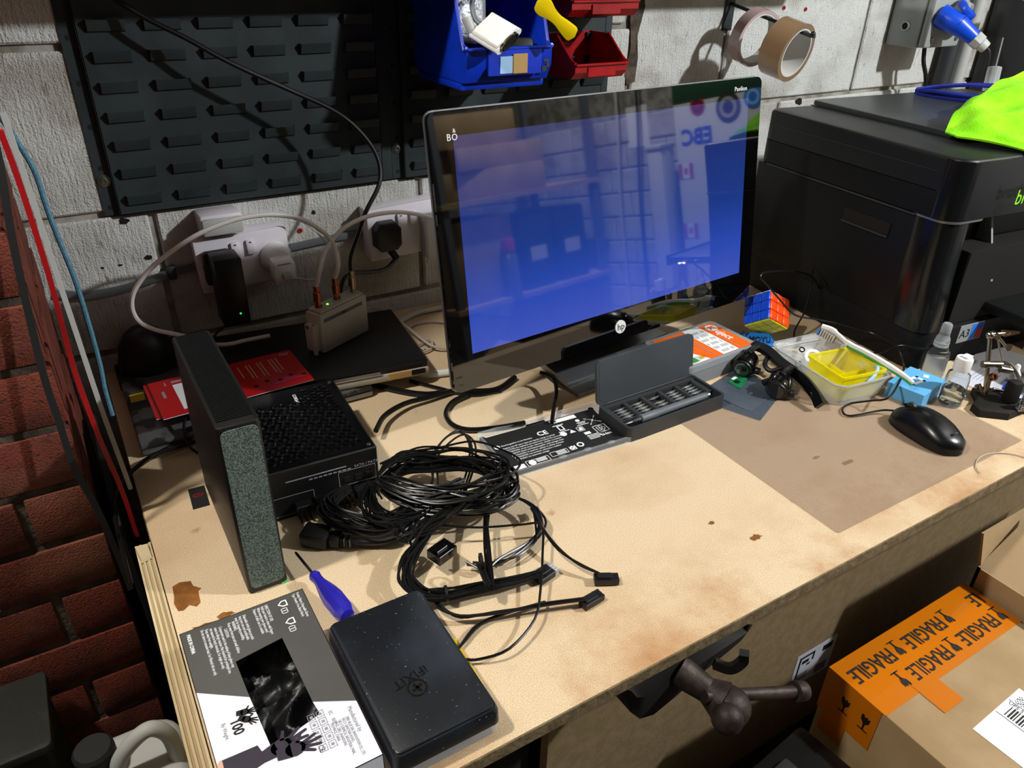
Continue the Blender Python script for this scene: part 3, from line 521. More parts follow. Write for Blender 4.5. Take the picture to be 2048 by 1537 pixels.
# yellow plastic tweezers-like opening tools hooked over the bin edge
def yel(loc, rot, label):
    pts = []
    L = .078
    for i in range(25):
        t = i / 24; w = .0125 if t < .2 else (.0125 - .0055 * math.sin(min(1, (t - .2) / .3) * PI / 2) if t < .55 else .007 + .004 * math.sin((t - .55) / .45 * PI / 2))
        if t < .12: w = .0125 * math.sin(math.acos(1 - t / .12) if t > 0 else 0)
        if t > .9: w *= math.sqrt(max(0, 1 - ((t - .9) / .1) ** 2))
        pts.append((t * L, max(w, .0003)))
    out = [(x, w) for x, w in pts] + [(x, -w) for x, w in pts[::-1]]
    return one('yellow_opening_tool', label, 'tool', prism(out, 0, .004, .001), 'yellow', loc, rot, 'yellow plastic opening tools')
yel((.664, 1.03, .549), basis((.75, -.15, -.6), (-.35, -.85, -.2)), 'front yellow plastic tool hooked over the edge of the blue bin')
yel((.670, 1.037, .5495), basis((.75, -.15, -.6), (-.35, -.85, -.2)), 'rear yellow plastic tool hooked over the edge of the blue bin')

# ================================================================ TAPE ROLLS ON A HOOK
hk = thing('wall_hook', 'thin black metal hook holding two tape rolls', 'hook', (1.281, 1.257, .517))
part('plate', bx(-.012, .012, -.004, 0, -.045, .03, .001), 'black_metal', hk)
HD = V((.012, -.205, -.042))
part('rod', tube([V((0, -.003, .006)), V((0, -.003, .006)) + HD * .5, V((0, -.003, .006)) + HD * 1.0, V((0, -.003, .006)) + HD * 1.02 + V((0, 0, .006))], .0035, k=3), 'black_metal', hk)
part('end_cap', sphere(.005), 'black_rubber', hk, V((0, -.003, .006)) + HD * 1.02 + V((0, 0, .004)))
def roll(name, label, f, r0, r1, w, m, m2, off):
    p = V((1.281, 1.254, .523)) + HD * f; t = thing(name, label, 'tape roll')
    ax = (HD + V(off)).normalized(); q = ax.to_track_quat('Z', 'Y'); up = V((0, 0, 1)); up = (up - ax * up.dot(ax)).normalized()
    t.location = p - up * (r0 - .0042) - ax * w / 2; t.rotation_euler = q.to_euler()
    part('tape', ringm(r0 + .003, r1, .0, w, 48), m, t); part('edge', ringm(r0 + .003, r1 - .0005, -.0004, -.0001, 48), m2, t)
    part('core', ringm(r0, r0 + .0028, .0004, w - .0004, 48), 'tape_core', t); return t
roll('clear_tape_roll', 'roll of clear tape with a red-brown rim at the back of the wall hook', .40, .045, .054, .026, 'tape_clear', 'tape_edge_red', (-.02, .0, 0))
roll('brown_tape_roll', 'roll of brown parcel tape at the front of the wall hook', .80, .042, .054, .048, 'tape_brown', 'tape_brown', (.02, .0, .0))

# ================================================================ SWITCHED SOCKET BOX (top right)
sw = thing('isolator_box', 'grey industrial switched socket box on the wall above the printer', 'socket box', (1.89, 1.257, .425))
part('body', bx(-.068, .07, -.085, 0, 0, .17, .006), 'switch_grey', sw)
part('cover', bx(-.066, .068, -.105, -.0855, .002, .168, .006), 'grey_plastic', sw)
part('knockout', lathe([(.011, 0), (.011, .0008), (0, .0008)], 20), 'switch_grey', sw, (-.0682, -.04, .108), (0, R(-90), 0))
part('gland_hole', ringm(.0075, .0105, 0, .003, 20), 'light_grey', sw, (-.0682, -.045, .045), (0, R(-90), 0)); part('hole', lathe([(.0075, 0), (.0075, .0006), (0, .0006)], 16), 'iron_dark', sw, (-.0684, -.045, .045), (0, R(-90), 0))
for x in (-.045, .05): part('cover_screw', lathe([(.006, 0), (.005, .002), (0, .002)], 12), 'screw', sw, (x, -.1052, .02), (R(90), 0, 0))
part('socket_collar', cyl((.012, -.105, .07), (.02, -.13, .062), .04, .036, 24), 'grey_plastic', sw)
cm = thing('industrial_plug', 'blue industrial plug with grey cable gland in the wall box', 'plug', (1.850, 1.152, .497), 0); cm.scale = (.76, .76, .76)
part('plug_body', cyl((0, 0, 0), (.02, -.06, -.025), .034, .030, 24, .003), 'commando_blue', cm)
part('handle', cyl((.018, -.055, -.022), (.045, -.10, -.055), .030, .021, 24), 'commando_blue', cm)
part('gland_nut', cyl((.045, -.10, -.055), (.056, -.118, -.069), .023, .022, 8, .002), 'light_grey', cm)
part('gland_tail', cyl((.056, -.118, -.069), (.066, -.134, -.081), .019, .016, 20, .003), 'light_grey', cm)
part('cable', tube([V((.064, -.130, -.078)), V((.071, -.142, -.092)), V((.074, -.148, -.13)), V((.074, -.148, -.17))], .006), 'black_rubber', cm)
fl = part('flap_lid', cyl((0, 0, 0), (0, 0, .018), .036, .034, 10, .003), 'commando_blue', cm, (.045, -.045, .012), (R(38), R(22), 0))
part('rating_plate', bx(-.011, .011, -.008, .008, .0182, .0186), 'grey_plastic', fl)
tag(rebase(part('black_cable', tube([(1.90, 1.20, .426), (1.905, 1.195, .39), (1.92, 1.19, .36), (1.935, 1.19, .33)], .005), 'black_rubber'), (1.90, 1.20, .426)), 'black cable hanging below the grey socket box', 'cable')
for x, r, m, lab in ((2.06, .022, 'dark_grey', 'dark grey pipe running down the wall right of the blue plug'), (2.13, .016, 'light_grey', 'pale pipe running down the wall at the far right')):
    tag(part('wall_pipe', cyl((0, 0, 0), (0, 0, .9), r), m, None, (x, 1.23, .15)), lab, 'pipe')
tag(rebase(part('white_hose', tube([(2.02, 1.1, .60), (2.06, 1.1, .545), (2.12, 1.1, .53), (2.2, 1.1, .535), (2.21, 1.1, .58)], .007), 'white_cable'), (2.02, 1.1, .6)), 'white cable looping down at the top right corner', 'cable')
tag(part('dark_tool_case', bx(-.09, .09, -.07, .07, 0, .12, .02, 3), 'black_plastic', None, (1.93, 1.08, .0008)), 'dark case standing behind the printer at the far right', 'case')
tag(part('dark_cabinet', bx(-.13, .12, -.1, .09, 0, 1.1, .008), 'dark_grey', None, (2.36, 1.16, 0.0008)), 'dark cabinet beyond the printer at the right edge', 'cabinet')

# ================================================================ CABLES AT THE BACK
for k, r, m, nm, lab in (('coax_black', .0036, 'wire_black', 'coax_cable', 'black coaxial cable curving down across the louvred panel'),
                         ('coax_a', .0034, 'white_cable', 'coax_cable', 'white coaxial cable arching from the splitter behind the monitor'),
                         ('coax_b', .0034, 'white_cable', 'coax_cable', 'white coaxial cable in a wide loop in front of the left socket'),
                         ('coax_b2', .0034, 'white_cable', 'coax_cable', 'short stretch of white coaxial cable on the black laptop'),
                         ('wc1', .0022, 'offwhite_cable', 'white_lead', 'thin white lead trailing off the black laptop toward the monitor'),
                         ('wc2', .0048, 'white_cable', 'white_lead', 'thick white lead at the foot of the wall behind the monitor'),
                         ('wc3', .0022, 'offwhite_cable', 'white_lead', 'thin white lead in an open loop left of the monitor'),
                         ('wc4', .002, 'offwhite_cable', 'white_lead', 'small coil of thin white lead beside the black laptop'),
                         ('wc5', .006, 'white_gloss', 'white_lead', 'thick glossy white lead passing under the monitor corner'),
                         ('bc1', .0045, 'wire_black', 'black_lead', 'thick black lead lying on the bench below the monitor'),
                         ('bc2', .004, 'wire_black', 'black_lead', 'black lead curving from the power supply to the monitor'),
                         ('bc3', .0032, 'wire_black', 'black_lead', 'black lead dropping from the monitor stand to the battery tray'),
                         ('bc4', .0038, 'wire_black', 'black_lead', 'black lead in an open loop on the bench behind the battery'),
                         ('bc5', .003, 'wire_black', 'black_lead', 'thin black lead under the left corner of the monitor'),
                         ('bl1', .0028, 'wire_black', 'black_lead', 'black lead hanging over the left end of the bench'),
                         ('bl2', .0028, 'wire_black', 'black_lead', 'black lead on the bench in front of the grey laptop'),
                         ('bl3', .002, 'wire_black', 'black_lead', 'thin black lead behind the upright router')):
    rebase(tag(part(nm, tube(PT[k], r), m), lab, 'cable'), PT[k][0])
# ================================================================ MONITOR
mo = thing('computer_monitor', 'large black glossy monitor with a blue screen on the bench', 'monitor', (.397, .79, 0), 4.36)
MW, MH, TL = .61, .365, (R(-8.5), 0, 0)
MO = (0, 0, .087)
def yz(bm): bm.transform(Matrix(((1, 0, 0, 0), (0, 0, 1, 0), (0, 1, 0, 0), (0, 0, 0, 1)))); bmesh.ops.recalc_face_normals(bm, faces=bm.faces); return bm
part('rim', yz(prism(rrect(.0, MW, 0, MH, .012), .0052, .0095, .001, 2)), 'silver', mo, MO, TL)
part('back_shell', yz(prism(rrect(.02, MW - .02, .02, MH - .02, .03), .0097, .045, .012, 3)), 'black_matte', mo, MO, TL)
part('front_glass', yz(prism(rrect(.0012, MW - .0012, .0012, MH - .0012, .011), -.001, .005)), 'glass_black', mo, MO, TL)
m = bpy.data.materials.new('screen_blue'); m.use_nodes = True; MT['screen_blue'] = m; nt = m.node_tree; b = nt.nodes['Principled BSDF']
b.inputs['Base Color'].default_value = (.004, .004, .006, 1); b.inputs['Roughness'].default_value = .035; b.inputs['IOR'].default_value = 1.62; b.inputs['Specular IOR Level'].default_value = .9
tc = nt.nodes.new('ShaderNodeTexCoord'); sp = nt.nodes.new('ShaderNodeSeparateXYZ'); rp = nt.nodes.new('ShaderNodeValToRGB'); nt.links.new(tc.outputs['Generated'], sp.inputs[0]); nt.links.new(sp.outputs['Z'], rp.inputs[0])
e = rp.color_ramp.elements; e[0].position = 0; e[0].color = lin('#4258c4'); e[1].position = 1; e[1].color = lin('#1c2660'); q = e.new(.2); q.color = lin('#2b4cba'); q = e.new(.45); q.color = lin('#173a8e')
nt.links.new(rp.outputs[0], b.inputs['Emission Color']); b.inputs['Emission Strength'].default_value = .85
part('screen', bx(.034, MW - .032, -.0014, -.0009, .052, MH - .031), 'screen_blue', mo, MO, TL)
ML = (R(90 - 8.5), 0, 0)
def onmon(x, z, d=.0016): 
    c, s = math.cos(R(8.5)), math.sin(R(8.5)); return (x, -d * c + z * s, .087 + z * c + d * s)
lg = part('brand_badge', lathe([(.0105, 0), (.0105, .0012), (0, .0012)], 28), 'white_gloss', mo, onmon(.303, .023, .001), ML)
text('hp', .015, 'ink', lg, (.0004, -.0045, .0014), (0, 0, 0), align='CENTER')
text('B', .0115, 'white_print', mo, onmon(.028, MH - .036), ML, align='CENTER'); text('O', .011, 'white_print', mo, onmon(.0362, MH - .036), ML, align='CENTER'); text('&', .007, 'white_print', mo, onmon(.0362, MH - .0272), ML, align='CENTER')
text('Pavilion', .0095, 'white_print', mo, onmon(MW - .066, MH - .019), ML)
part('base_plate', prism([(.0, .03), (.135, .03), (.14, .066), (.27, .072), (.25, .20), (.02, .20)], 0, .012, .003), 'silver', mo, (.235, .01, 0))
part('base_lip', prism([(.0, .0), (.13, .0), (.13, .029), (.0, .029)], 0, .006, .002), 'grey_plastic', mo, (.235, .01, 0))
part('neck', loft([[V((x, .14, .012)), V((x, .20, .012)), V((x, .135, .24)), V((x, .10, .24))] for x in (.29, .45)]), 'dark_grey', mo)
part('chin_bracket', loft([[V((x, .045, .075)), V((x, .17, .012)), V((x, .19, .012)), V((x, .075, .09))] for x in (.25, .49)]), 'dark_grey', mo)

# ================================================================ PRINTER
pr = thing('printer', 'large black multifunction printer standing on the bench beside the monitor', 'printer', (1.172, .622, 0), -6)
PD, PW = .44, .57
def cornered(x0, x1, y0, y1, r): return rrect(x0, x1, y0, y1, r, 6)
part('lower_body', prism(rrect(.004, PW - .004, -.012, PD, .03, 6), .004, .07, .003), 'printer_black', pr)
part('body', prism(rrect(.002, PW - .002, .05, PD, .008, 3), .0705, .255, .002), 'printer_black', pr)
part('front_column', loft([[V((x, y, z)) for x, y in rrect(.0, .07, y0, y0 + .08, .028, 5)] for z, y0 in ((.0705, -.012), (.16, -.004), (.255, .0))]), 'printer_gloss', pr)
part('front_column', loft([[V((x, y, z)) for x, y in rrect(PW - .07, PW, y0, y0 + .08, .028, 5)] for z, y0 in ((.0705, -.012), (.16, -.004), (.255, .0))]), 'printer_gloss', pr)
part('trim_band', prism(rrect(-.001, .095, -.003, .079, .028, 6), .2555, .2585), 'silver', pr)
part('scanner_body', prism(rrect(.0, PW, .0, PD, .03, 6), .259, .30, .001), 'printer_black', pr)
part('scanner_lid', prism(rrect(.0, PW, .0, PD, .03, 6), .3012, .354, .006, 3), 'printer_top', pr)
part('side_seam', bx(-.0006, .0002, .045, PD - .03, .329, .330), 'dark_grey', pr)
part('side_ledge', bx(-.0014, .0005, .06, PD - .03, .2545, .2575), 'dark_grey', pr)
hr = part('hand_recess', bx(-.0005, .0018, .10, .20, .205, .228, .0006, 1), 'iron_dark', pr); part('recess_ledge', bx(-.0022, .0016, .10, .20, .2035, .2065), 'dark_grey', pr)
part('document_feeder', prism(rrect(.12, PW - .005, .10, PD + .005, .012), .3545, .363, .002), 'printer_panel', pr)
part('front_bezel', prism(rrect(-.0009, PW + .0009, -.0018, .058, .032, 6), .2593, .3505, .005, 3), 'printer_gloss', pr)
part('feeder_gap', bx(.112, .119, .10, PD, .3541, .3545), 'iron_dark', pr)
part('control_panel', bx(.13, PW - .1, -.0165, -.0005, .262, .345, .003), 'black_gloss', pr, rot=(R(-6), 0, 0))
text('brother', .034, 'led_lime' if 0 else 'hiviz', pr, (.112, -.0195, .282), (R(90), 0, 0), sx=.9)
ot = part('output_tray', bx(.16, PW - .06, -.21, .05, .083, .102, .005), 'printer_black', pr); part('tray_edge', bx(.158, PW - .058, -.214, -.209, .08, .106, .002), 'printer_gloss', pr)
part('tray_slot', bx(.08, PW - .08, -.001, .048, .071, .2), 'iron_dark', pr)
part('tray_arm', bx(.155, .16, -.05, .02, .13, .24, .001), 'grey_plastic', pr, (0, 0, 0), (R(-20), 0, 0))
a3 = thing('paper_size_sticker', 'colourful sticker on the lower front of the printer behind the spray bottle', 'sticker', (1.272, .600, .0365), -6)
part('sticker_base', bx(0, .06, -.0012, 0, 0, .033), 'grey_plastic', a3)
part('panel', quads([(.03, .043, .002, .031)]), 'stand_blue', a3, (0, -.0014, 0), LR); part('panel', quads([(.0435, .058, .002, .02)]), 'red_card', a3, (0, -.0014, 0), LR); part('panel', quads([(.0435, .058, .0205, .031)]), 'cube_blue', a3, (0, -.0014, 0), LR)
text('A3', .022, 'ink', a3, (.002, -.0015, .009), LR)
# things on the printer
def cloth():
    bm = bmesh.new(); nx, ny = 48, 40; g = {}
    def curve(pts): return cr(pts, nx // (len(pts) - 1))
    Hm = curve([(1.266, .703, .3665), (1.284, .652, .366), (1.318, .590, .352), (1.40, .571, .312), (1.52, .558, .30), (1.64, .546, .305), (1.72, .538, .33)])
    Ed = curve([(1.267, .708, .3675), (1.287, .660, .3675), (1.322, .603, .367), (1.40, .590, .368), (1.52, .577, .368), (1.64, .565, .368), (1.72, .558, .368)])
    Bk = curve([(1.272, .728, .368), (1.315, .748, .384), (1.365, .762, .402), (1.44, .775, .42), (1.52, .785, .43), (1.62, .79, .428), (1.72, .78, .40)])
    for i in range(nx + 1):
        u = i / nx
        for j in range(ny + 1):
            v = j / ny
            if v < .25: p = Hm[i].lerp(Ed[i], v / .25)
            else:
                t = (v - .25) / .75; p = Ed[i].lerp(Bk[i], t)
                p.z += min(1, u * 3) * (.020 * math.sin(t * PI) + .006 * math.sin(13 * t + 9 * u) * t + .007 * math.sin(21 * u - 5 * t) * math.sin(t * PI)) + .003 * math.sin(t * 9 + u * 30) * min(1, u * 4)
                p.z = max(p.z, .3665)
            if v < .25: p.y += .004 * math.sin(u * 40) * (1 - v / .25) * min(1, u * 3) - .002 * min(1, u * 3)
            g[i, j] = bm.verts.new(p)
    for i in range(nx):
        for j in range(ny): bm.faces.new((g[i, j], g[i + 1, j], g[i + 1, j + 1], g[i, j + 1]))
    bmesh.ops.recalc_face_normals(bm, faces=bm.faces)
    if sum(f.normal.z for f in bm.faces) < 0: bmesh.ops.reverse_faces(bm, faces=bm.faces)
    bmesh.ops.solidify(bm, geom=bm.faces[:], thickness=.003); return bm
hv = tag(part('hi_vis_cloth', cloth(), 'hiviz', ang=80), 'crumpled bright yellow-green microfibre cloth on top of the printer', 'cloth'); rebase(hv, (1.27, .62, .36))
po = thing('blue_pouch', 'open dark blue fabric pouch lying on the printer lid', 'pouch', (1.645, .915, .3635), -70)
def pouchloop(h, w0, w1): return [V((-.10 + .26 * t, (w0 + w1 * math.sin(t * PI)) , h + .012 * math.sin(t * PI))) for t in [i / 12 for i in range(13)]]
part('lower_flap', loft([[V((x, -.045 * s, 0)), V((x, .055 * s, 0)), V((x, .055 * s, .004)), V((x, -.045 * s, .004))] for x, s in ((-.10, .25), (-.06, .8), (0, 1), (.08, 1), (.15, .9))]), 'blue_fabric', po)
part('upper_flap', loft([[V((x, -.04 * s, .006 + h)), V((x, .055 * s, .006 + h * .6)), V((x, .055 * s, .010 + h * .6)), V((x, -.04 * s, .010 + h))] for x, s, h in ((-.095, .25, 0), (-.05, .75, .014), (0, .9, .022), (.08, .9, .026), (.14, .8, .018))]), 'blue_fabric', po)
part('piping', tube([V((-.10, 0, .006)), V((-.05, -.034, .012)), V((.02, -.045, .012)), (V((.14, -.04, .012)))], .004), 'blue_fabric', po)
part('piping', tube([V((-.10, 0, .008)), V((-.06, .02, .016)), V((.0, .035, .024)), V((.07, .03, .028)), V((.14, .01, .022))], .004), 'blue_fabric', po)
mk = thing('clear_marker', 'clear plastic cylinder with a black stick leaning behind the pouch', 'container', (1.80, .96, .3640), 0)
part('tube', cyl((0, 0, 0), (.012, .01, .045), .014, .014), 'frosted', mk); part('stick', cyl((.012, .01, .03), (.04, .03, .10), .005), 'black_plastic', mk)

# ================================================================ LAPTOPS, BOOKLETS, SPLITTER
gl = thing('grey_laptop', 'worn grey laptop lying under the red booklet and black laptop', 'laptop', (.014, .976, 0), 0)
part('base', bx(0, .335, 0, .205, .003, .012, .003), 'silver', gl); part('lid', bx(0, .335, 0, .205, .0125, .0205, .003), 'silver_worn', gl)
part('sticker', bx(.006, .026, .125, .15, .0206, .0209), 'yellow_sticker', gl)
for x in (.02, .30):
    for y in (.02, .18): part('foot', lathe([(.006, 0), (.006, .003)], 12), 'black_rubber', gl, (x, y, 0))
bl = thing('black_laptop', 'black laptop with a pale front edge lying on the grey laptop', 'laptop', (.115, 1.008, .0212), -7)
part('base', bx(0, .33, -.002, .205, 0, .014, .004), 'cream_plastic', bl); part('lid', bx(0, .328, 0, .205, .0145, .0275, .003), 'lidblack', bl)
part('front_strip', bx(.12, .25, -.0035, -.0021, .017, .021), 'silver', bl); part('worn_corner', bx(.262, .30, -.0045, -.0021, .004, .015, .0006, 1), 'tan_card', bl)
part('hinge_port', bx(.30, .322, -.0035, -.0021, .005, .0135), 'iron_dark', bl)
BZ = .0492
def booklet(name, label, loc, rz, w, d, group=None):
    t = thing(name, label, 'booklet', loc, rz)
    part('page', bx(0, w, 0, d, 0, .0008), 'white_print', t); part('cover', bx(0, w, 0, d, .0009, .0016), 'red_card', t); return t
booklet('red_booklet', 'red booklet mostly hidden beneath the open red booklet', (.042, .985, BZ), 1, .21, .104)
bk = booklet('red_booklet', 'open red booklet with white print lying across the two laptops', (.05, .977, BZ + .002), 2.0, .212, .110)
part('white_panel', poly([(.03, .012), (.056, .012), (.056, .088), (.03, .088)], .0017), 'white_print', bk)
part('print', quads([(.012, .016, .055, .075), (.02, .0225, .09, .1), (.03, .05, .094, .1)]), 'grey_print', bk, (0, 0, .0018))
ln = []
for i, (x, L, L2) in enumerate(((.182, .045, .012), (.176, .05, .01), (.171, .047, .014), (.158, .05, .012), (.153, .048, .015), (.141, .05, .013), (.136, .048, .015), (.124, .04, .012))): ln.append((x, x + .0018, .095 - L, .095 - L2 * .2))
part('print', quads(ln), 'skin_print', bk, (0, 0, .0018))
part('emblem', ringm(.003, .0036, .0017, .0019, 16), 'white_print', bk, (.196, .100, 0)); part('emblem', ringm(.003, .0036, .0017, .0019, 16), 'white_print', bk, (.202, .099, 0))
part('flash', poly([(.15, .012), (.21, .018), (.18, .03)], .0017), 'magenta', bk)
part('print', quads([(.13 + .018 * i, .136 + .018 * i, .02 + .007 * (i % 2), .026 + .007 * (i % 2)) for i in range(5)]), 'ink', bk, (0, 0, .0018))
sp_ = thing('aerial_splitter', 'beige aerial splitter box with three cable connectors on the black laptop', 'splitter', (.304, 1.060, .0492), 26)
part('body', bx(0, .104, 0, .034, 0, .066, .003), 'cream_plastic', sp_)
part('top_step', bx(.004, .1, .003, .031, .066, .071, .003), 'cream_plastic', sp_)
part('mounting_lug', bx(-.011, .001, .006, .028, .004, .05, .003), 'cream_plastic', sp_); part('lug_screw', cyl((-.012, .02, .046), (-.002, .02, .046), .003), 'screw', sp_); part('lug_post', cyl((-.008, .01, .0), (-.008, .01, .05), .004), 'cream_plastic', sp_)
part('label_stripe', bx(.006, .092, -.0004, 0, .052, .058), 'mid_grey', sp_); part('stripe_mark', bx(.045, .055, -.0006, -.0003, .053, .057), 'dark_grey', sp_)
part('led', lathe([(.0018, 0), (.0012, .001), (0, .0013)], 10), 'led_lime', sp_, (.031, .015, .0712))
def conn(p, m, extra):
    t = part('connector', lathe([(.006, 0), (.006, .004), (.0045, .005), (.0045, .010), (.006, .011), (.006, .026), (.0048, .027), (.0048, .036), (.0038, .037)], 16), m, sp_, p)
    return t
conn((.014, .017, .0712), 'copper', 0); conn((.054, .017, .0712), 'copper', 0); conn((.091, .017, .0712), 'brass', 0)
for p in ((.014, .017, .0705), (.054, .017, .0705), (.091, .017, .0705)): part('boss', lathe([(.009, 0), (.009, .001), (.007, .0016)], 16), 'cream_plastic', sp_, p)
dm = thing('black_speaker', 'round black plastic housing standing behind the grey laptop', 'speaker', (.062, 1.214, 0))
part('housing', lathe([(.036, 0), (.043, .01), (.0435, .035), (.038, .06), (.027, .078), (.012, .088), (0, .09)], 32), 'black_plastic', dm)
part('base_block', bx(-.05, .0, -.036, .03, 0, .02, .004), 'black_matte', dm)

# ================================================================ ROUTER
ro = thing('router', 'upright black router box with a grey-green fabric front panel', 'router', (.074, .652, 0), 0)
rp_ = rrect(0, .0425, 0, .225, .005, 4)
part('body', prism(rp_, .002, .216, .003), 'black_plastic', ro)
part('fabric_front', yz(prism(rrect(.003, .0395, .008, .212, .007, 4), 0, .002, .0008)), 'fabric', ro, (0, -.0012, 0), (0, 0, 0))
rib = bmesh.new()
for i in range(58): merge(rib, bx(.004, .0385, .012 + i * .0036, .0138 + i * .0036, .216, .2175))
part('ribbed_top', rib, 'black_plastic', ro)
part('status_light', bx(.035, .0430, -.0004, .001, .001, .0019, .0003, 1), 'glow_green', ro)
part('foot', bx(.003, .0395, .01, .215, 0, .0019), 'black_rubber', ro)
ic = tag(part('hub_card', bx(-.01, .01, -.022, .022, 0, .0008), 'black_matte', None, (.0615, .853, .0002), (0, 0, R(-3))), 'small black card with a red loop symbol beside the router', 'card')
def fig8(r, w): return union(ringm(r - w, r, 0, .0002, 20, (-.0028, 0, 0)), ringm(r - w, r, 0, .0002, 20, (.0028, 0, 0)))
part('symbol', fig8(.0033, .0008), 'red_card', ic, (0, .004, .0009))

# ================================================================ POWER SUPPLY WITH CABLES
ps = thing('power_supply', 'black computer power supply with a big tangle of black cables', 'power supply', (.196, .848, 0), -3)
PH = .072
part('case', bx(-.076, .076, -.094, .094, 0, PH, .0015, 1), 'black_plastic', ps)
part('top_plate', bx(-.073, .073, -.091, .091, PH + .0001, PH + .0010), 'black_gloss', ps)
gr = bmesh.new(); a = .0062
for i in range(-9, 10):
    for j in range(-12, 13):
        x = i * a * 1.5 + (.2 * a); y = (j + (i % 2) / 2) * a * 1.732 * .85
        if abs(x) > .064 or abs(y) > .08 or (y > .055 and x < .02): continue
        for k in range(3):
            ang = k * 2 * PI / 3 + (PI / 6 if (i + j) % 2 else -PI / 6); s = .0048
            b2 = bx(0, s, -.0011, .0011, 0, .0016); b2.transform(Matrix.Translation((x, y, PH + .0010)) @ Matrix.Rotation(ang, 4, 'Z') @ Matrix.Rotation(R(random.uniform(-3, 3) + 6), 4, 'Y')); merge(gr, b2)
g = part('fan_grille', gr, 'black_gloss', ps); g['kind'] = 'stuff'
text('CORSAIR', .0065, 'white_print', ps, (.012, .074, PH + .0012), (0, 0, R(-90)))
for x in (-.068, .068):
    for y in (-.086, .086): part('screw', lathe([(.003, 0), (.0025, .001), (0, .001)], 10), 'screw', ps, (x, y, PH + .001))
part('print', quads([(-.04, .035, .054, .0555)] + [(-.012 + .006 * i, -.0075 + .006 * i, .049, .0506) for i in range(9)]), 'grey_print', ps, (0, -.0943, 0), LR)
for x0, x1, z0, z1 in ((.024, .072, .026, .048), (-.06, -.008, .006, .034)):
    part('outline', quads([(x0, x1, z1 - .0006, z1), (x0, x1, z0, z0 + .0006), (x0, x0 + .0006, z0, z1), (x1 - .0006, x1, z0, z1)]), 'grey_print', ps, (0, -.0943, 0), LR)
text('SATA / PATA', .0055, 'grey_print', ps, (.045, -.0943, .0495), LR)
for x in (.035, .049, .063): part('port', bx(x - .004, x + .004, -.0955, -.0942, .031, .039), 'iron_dark', ps)
for x, w in ((.056, .03), (.026, .024), (-.0, .02), (-.024, .02)):
    c = part('plug', bx(x - w / 2, x + w / 2, -.108, -.0942, .010, .023, .001, 1), 'black_plastic', ps)
    part('cable_stub', union(*[cyl((x - w / 2 + .002 + k * .0032, -.107, .0165 + (.003 if k % 2 else -.003)), (x - w / 2 + .002 + k * .0032, -.122, .014 + (.003 if k % 2 else -.003)), .0013, n=6) for k in range(int(w / .0032))]), 'wire_black', c)
inv = Matrix.Rotation(R(3), 4, 'Z') @ Matrix.Translation(-V(ps.location))
def bundle(key, n, spread, r=.0015, seed=0, twist=0, jit=.003, ends=.5, lift=0):
    rnd = random.Random(seed); base = [V(p) for p in PT[key]]
    for w in range(n):
        ph = rnd.uniform(0, 2 * PI); rad = spread * math.sqrt(rnd.random()); P = []
        for i, p in enumerate(base):
            t = i / (len(base) - 1); k = ends + (1 - ends) * math.sin(t * PI)
            a_ = ph + twist * t * 2 * PI
            q = p + V((rad * k * math.cos(a_), rad * k * math.sin(a_), abs(rad * k * math.sin(a_ + 1.1)) * .8 + lift)) + V((rnd.uniform(-jit, jit), rnd.uniform(-jit, jit), rnd.uniform(-jit, jit) * .5)) * k
            q.z = max(q.z, r + .0006); P.append(inv @ q)
        part('wire', tube(P, r, 6, 4), 'wire_black', ps)
bundle('psu_ring', 26, .016, seed=1, jit=.005)
bundle('psu_ring', 16, .022, seed=21, jit=.008, lift=.012)
bundle('psu_twist', 16, .009, seed=2, twist=1.2, jit=.002)
bundle('psu_feed', 24, .014, seed=3, jit=.005)
bundle('psu_feed2', 20, .014, seed=4, jit=.005)
bundle('psu_low', 18, .009, seed=5, jit=.003, ends=.4)
bundle('psu_low2', 4, .004, seed=6, jit=.003)
bundle('psu_right', 4, .003, seed=7, jit=.002)
bundle('psu_arc1', 3, .005, seed=8, jit=.004)
bundle('psu_arc2', 4, .005, seed=9, jit=.003)
bundle('psu_thin', 1, .001, seed=10, jit=.001); bundle('psu_thin2', 2, .002, seed=11, jit=.001)
bundle('psu_loop3', 5, .008, seed=12, jit=.005)
def molex(name, loc, rz, nx, m, ny=2, tip=None):
    o = part(name, bx(-.011, .011, -.0042 * nx / 2, .0042 * nx / 2, 0, .0042 * ny, .0006, 1), m, ps, inv @ V(loc), (0, 0, R(rz + 3)))
    for k in range(nx): part('pin_tube', bx(.011, .0165, -.0042 * nx / 2 + k * .0042 + .0004, -.0042 * nx / 2 + k * .0042 + .0038, .0004, .0042 * ny - .0004), tip or m, o)
    part('latch', bx(-.008, .008, -.004, .004, .0042 * ny, .0042 * ny + .0025, .0004, 1), m, o); return o
molex('connector', (.421, .475, .001), -28, 3, 'black_plastic'); molex('connector', (.388, .4565, .001), 6, 3, 'black_plastic'); molex('connector', (.366, .514, .002), 12, 4, 'black_plastic', 2, 'light_grey')
o = molex('connector', (.272, .585, .018), 18, 5, 'black_gloss', 3)
for key, t in (('psu_low', .72), ('psu_arc2', .2)):
    P = [V(p) for p in PT[key]]; p = P[int(t * (len(P) - 1))]; part('cable_tie', ringm(.0075, .0095, 0, .003, 14), 'black_plastic', ps, inv @ (p + V((0, 0, .004))), (R(90), 0, R(75)))
c13 = thing('mains_lead', 'black mains lead with a kettle plug in front of the power supply', 'cable', (.155, .705, 0), -42)
part('plug', bx(-.004, .03, -.013, .013, .001, .021, .004), 'black_rubber', c13); part('plug_tail', bx(.0302, .044, -.009, .009, .004, .018, .003), 'black_rubber', c13)
for k in range(4): part('strain_rib', bx(.0445 + k * .0034, .0467 + k * .0034, -.0055, .0055, .0055, .0165, .001), 'mid_grey' if k % 2 else 'black_rubber', c13)
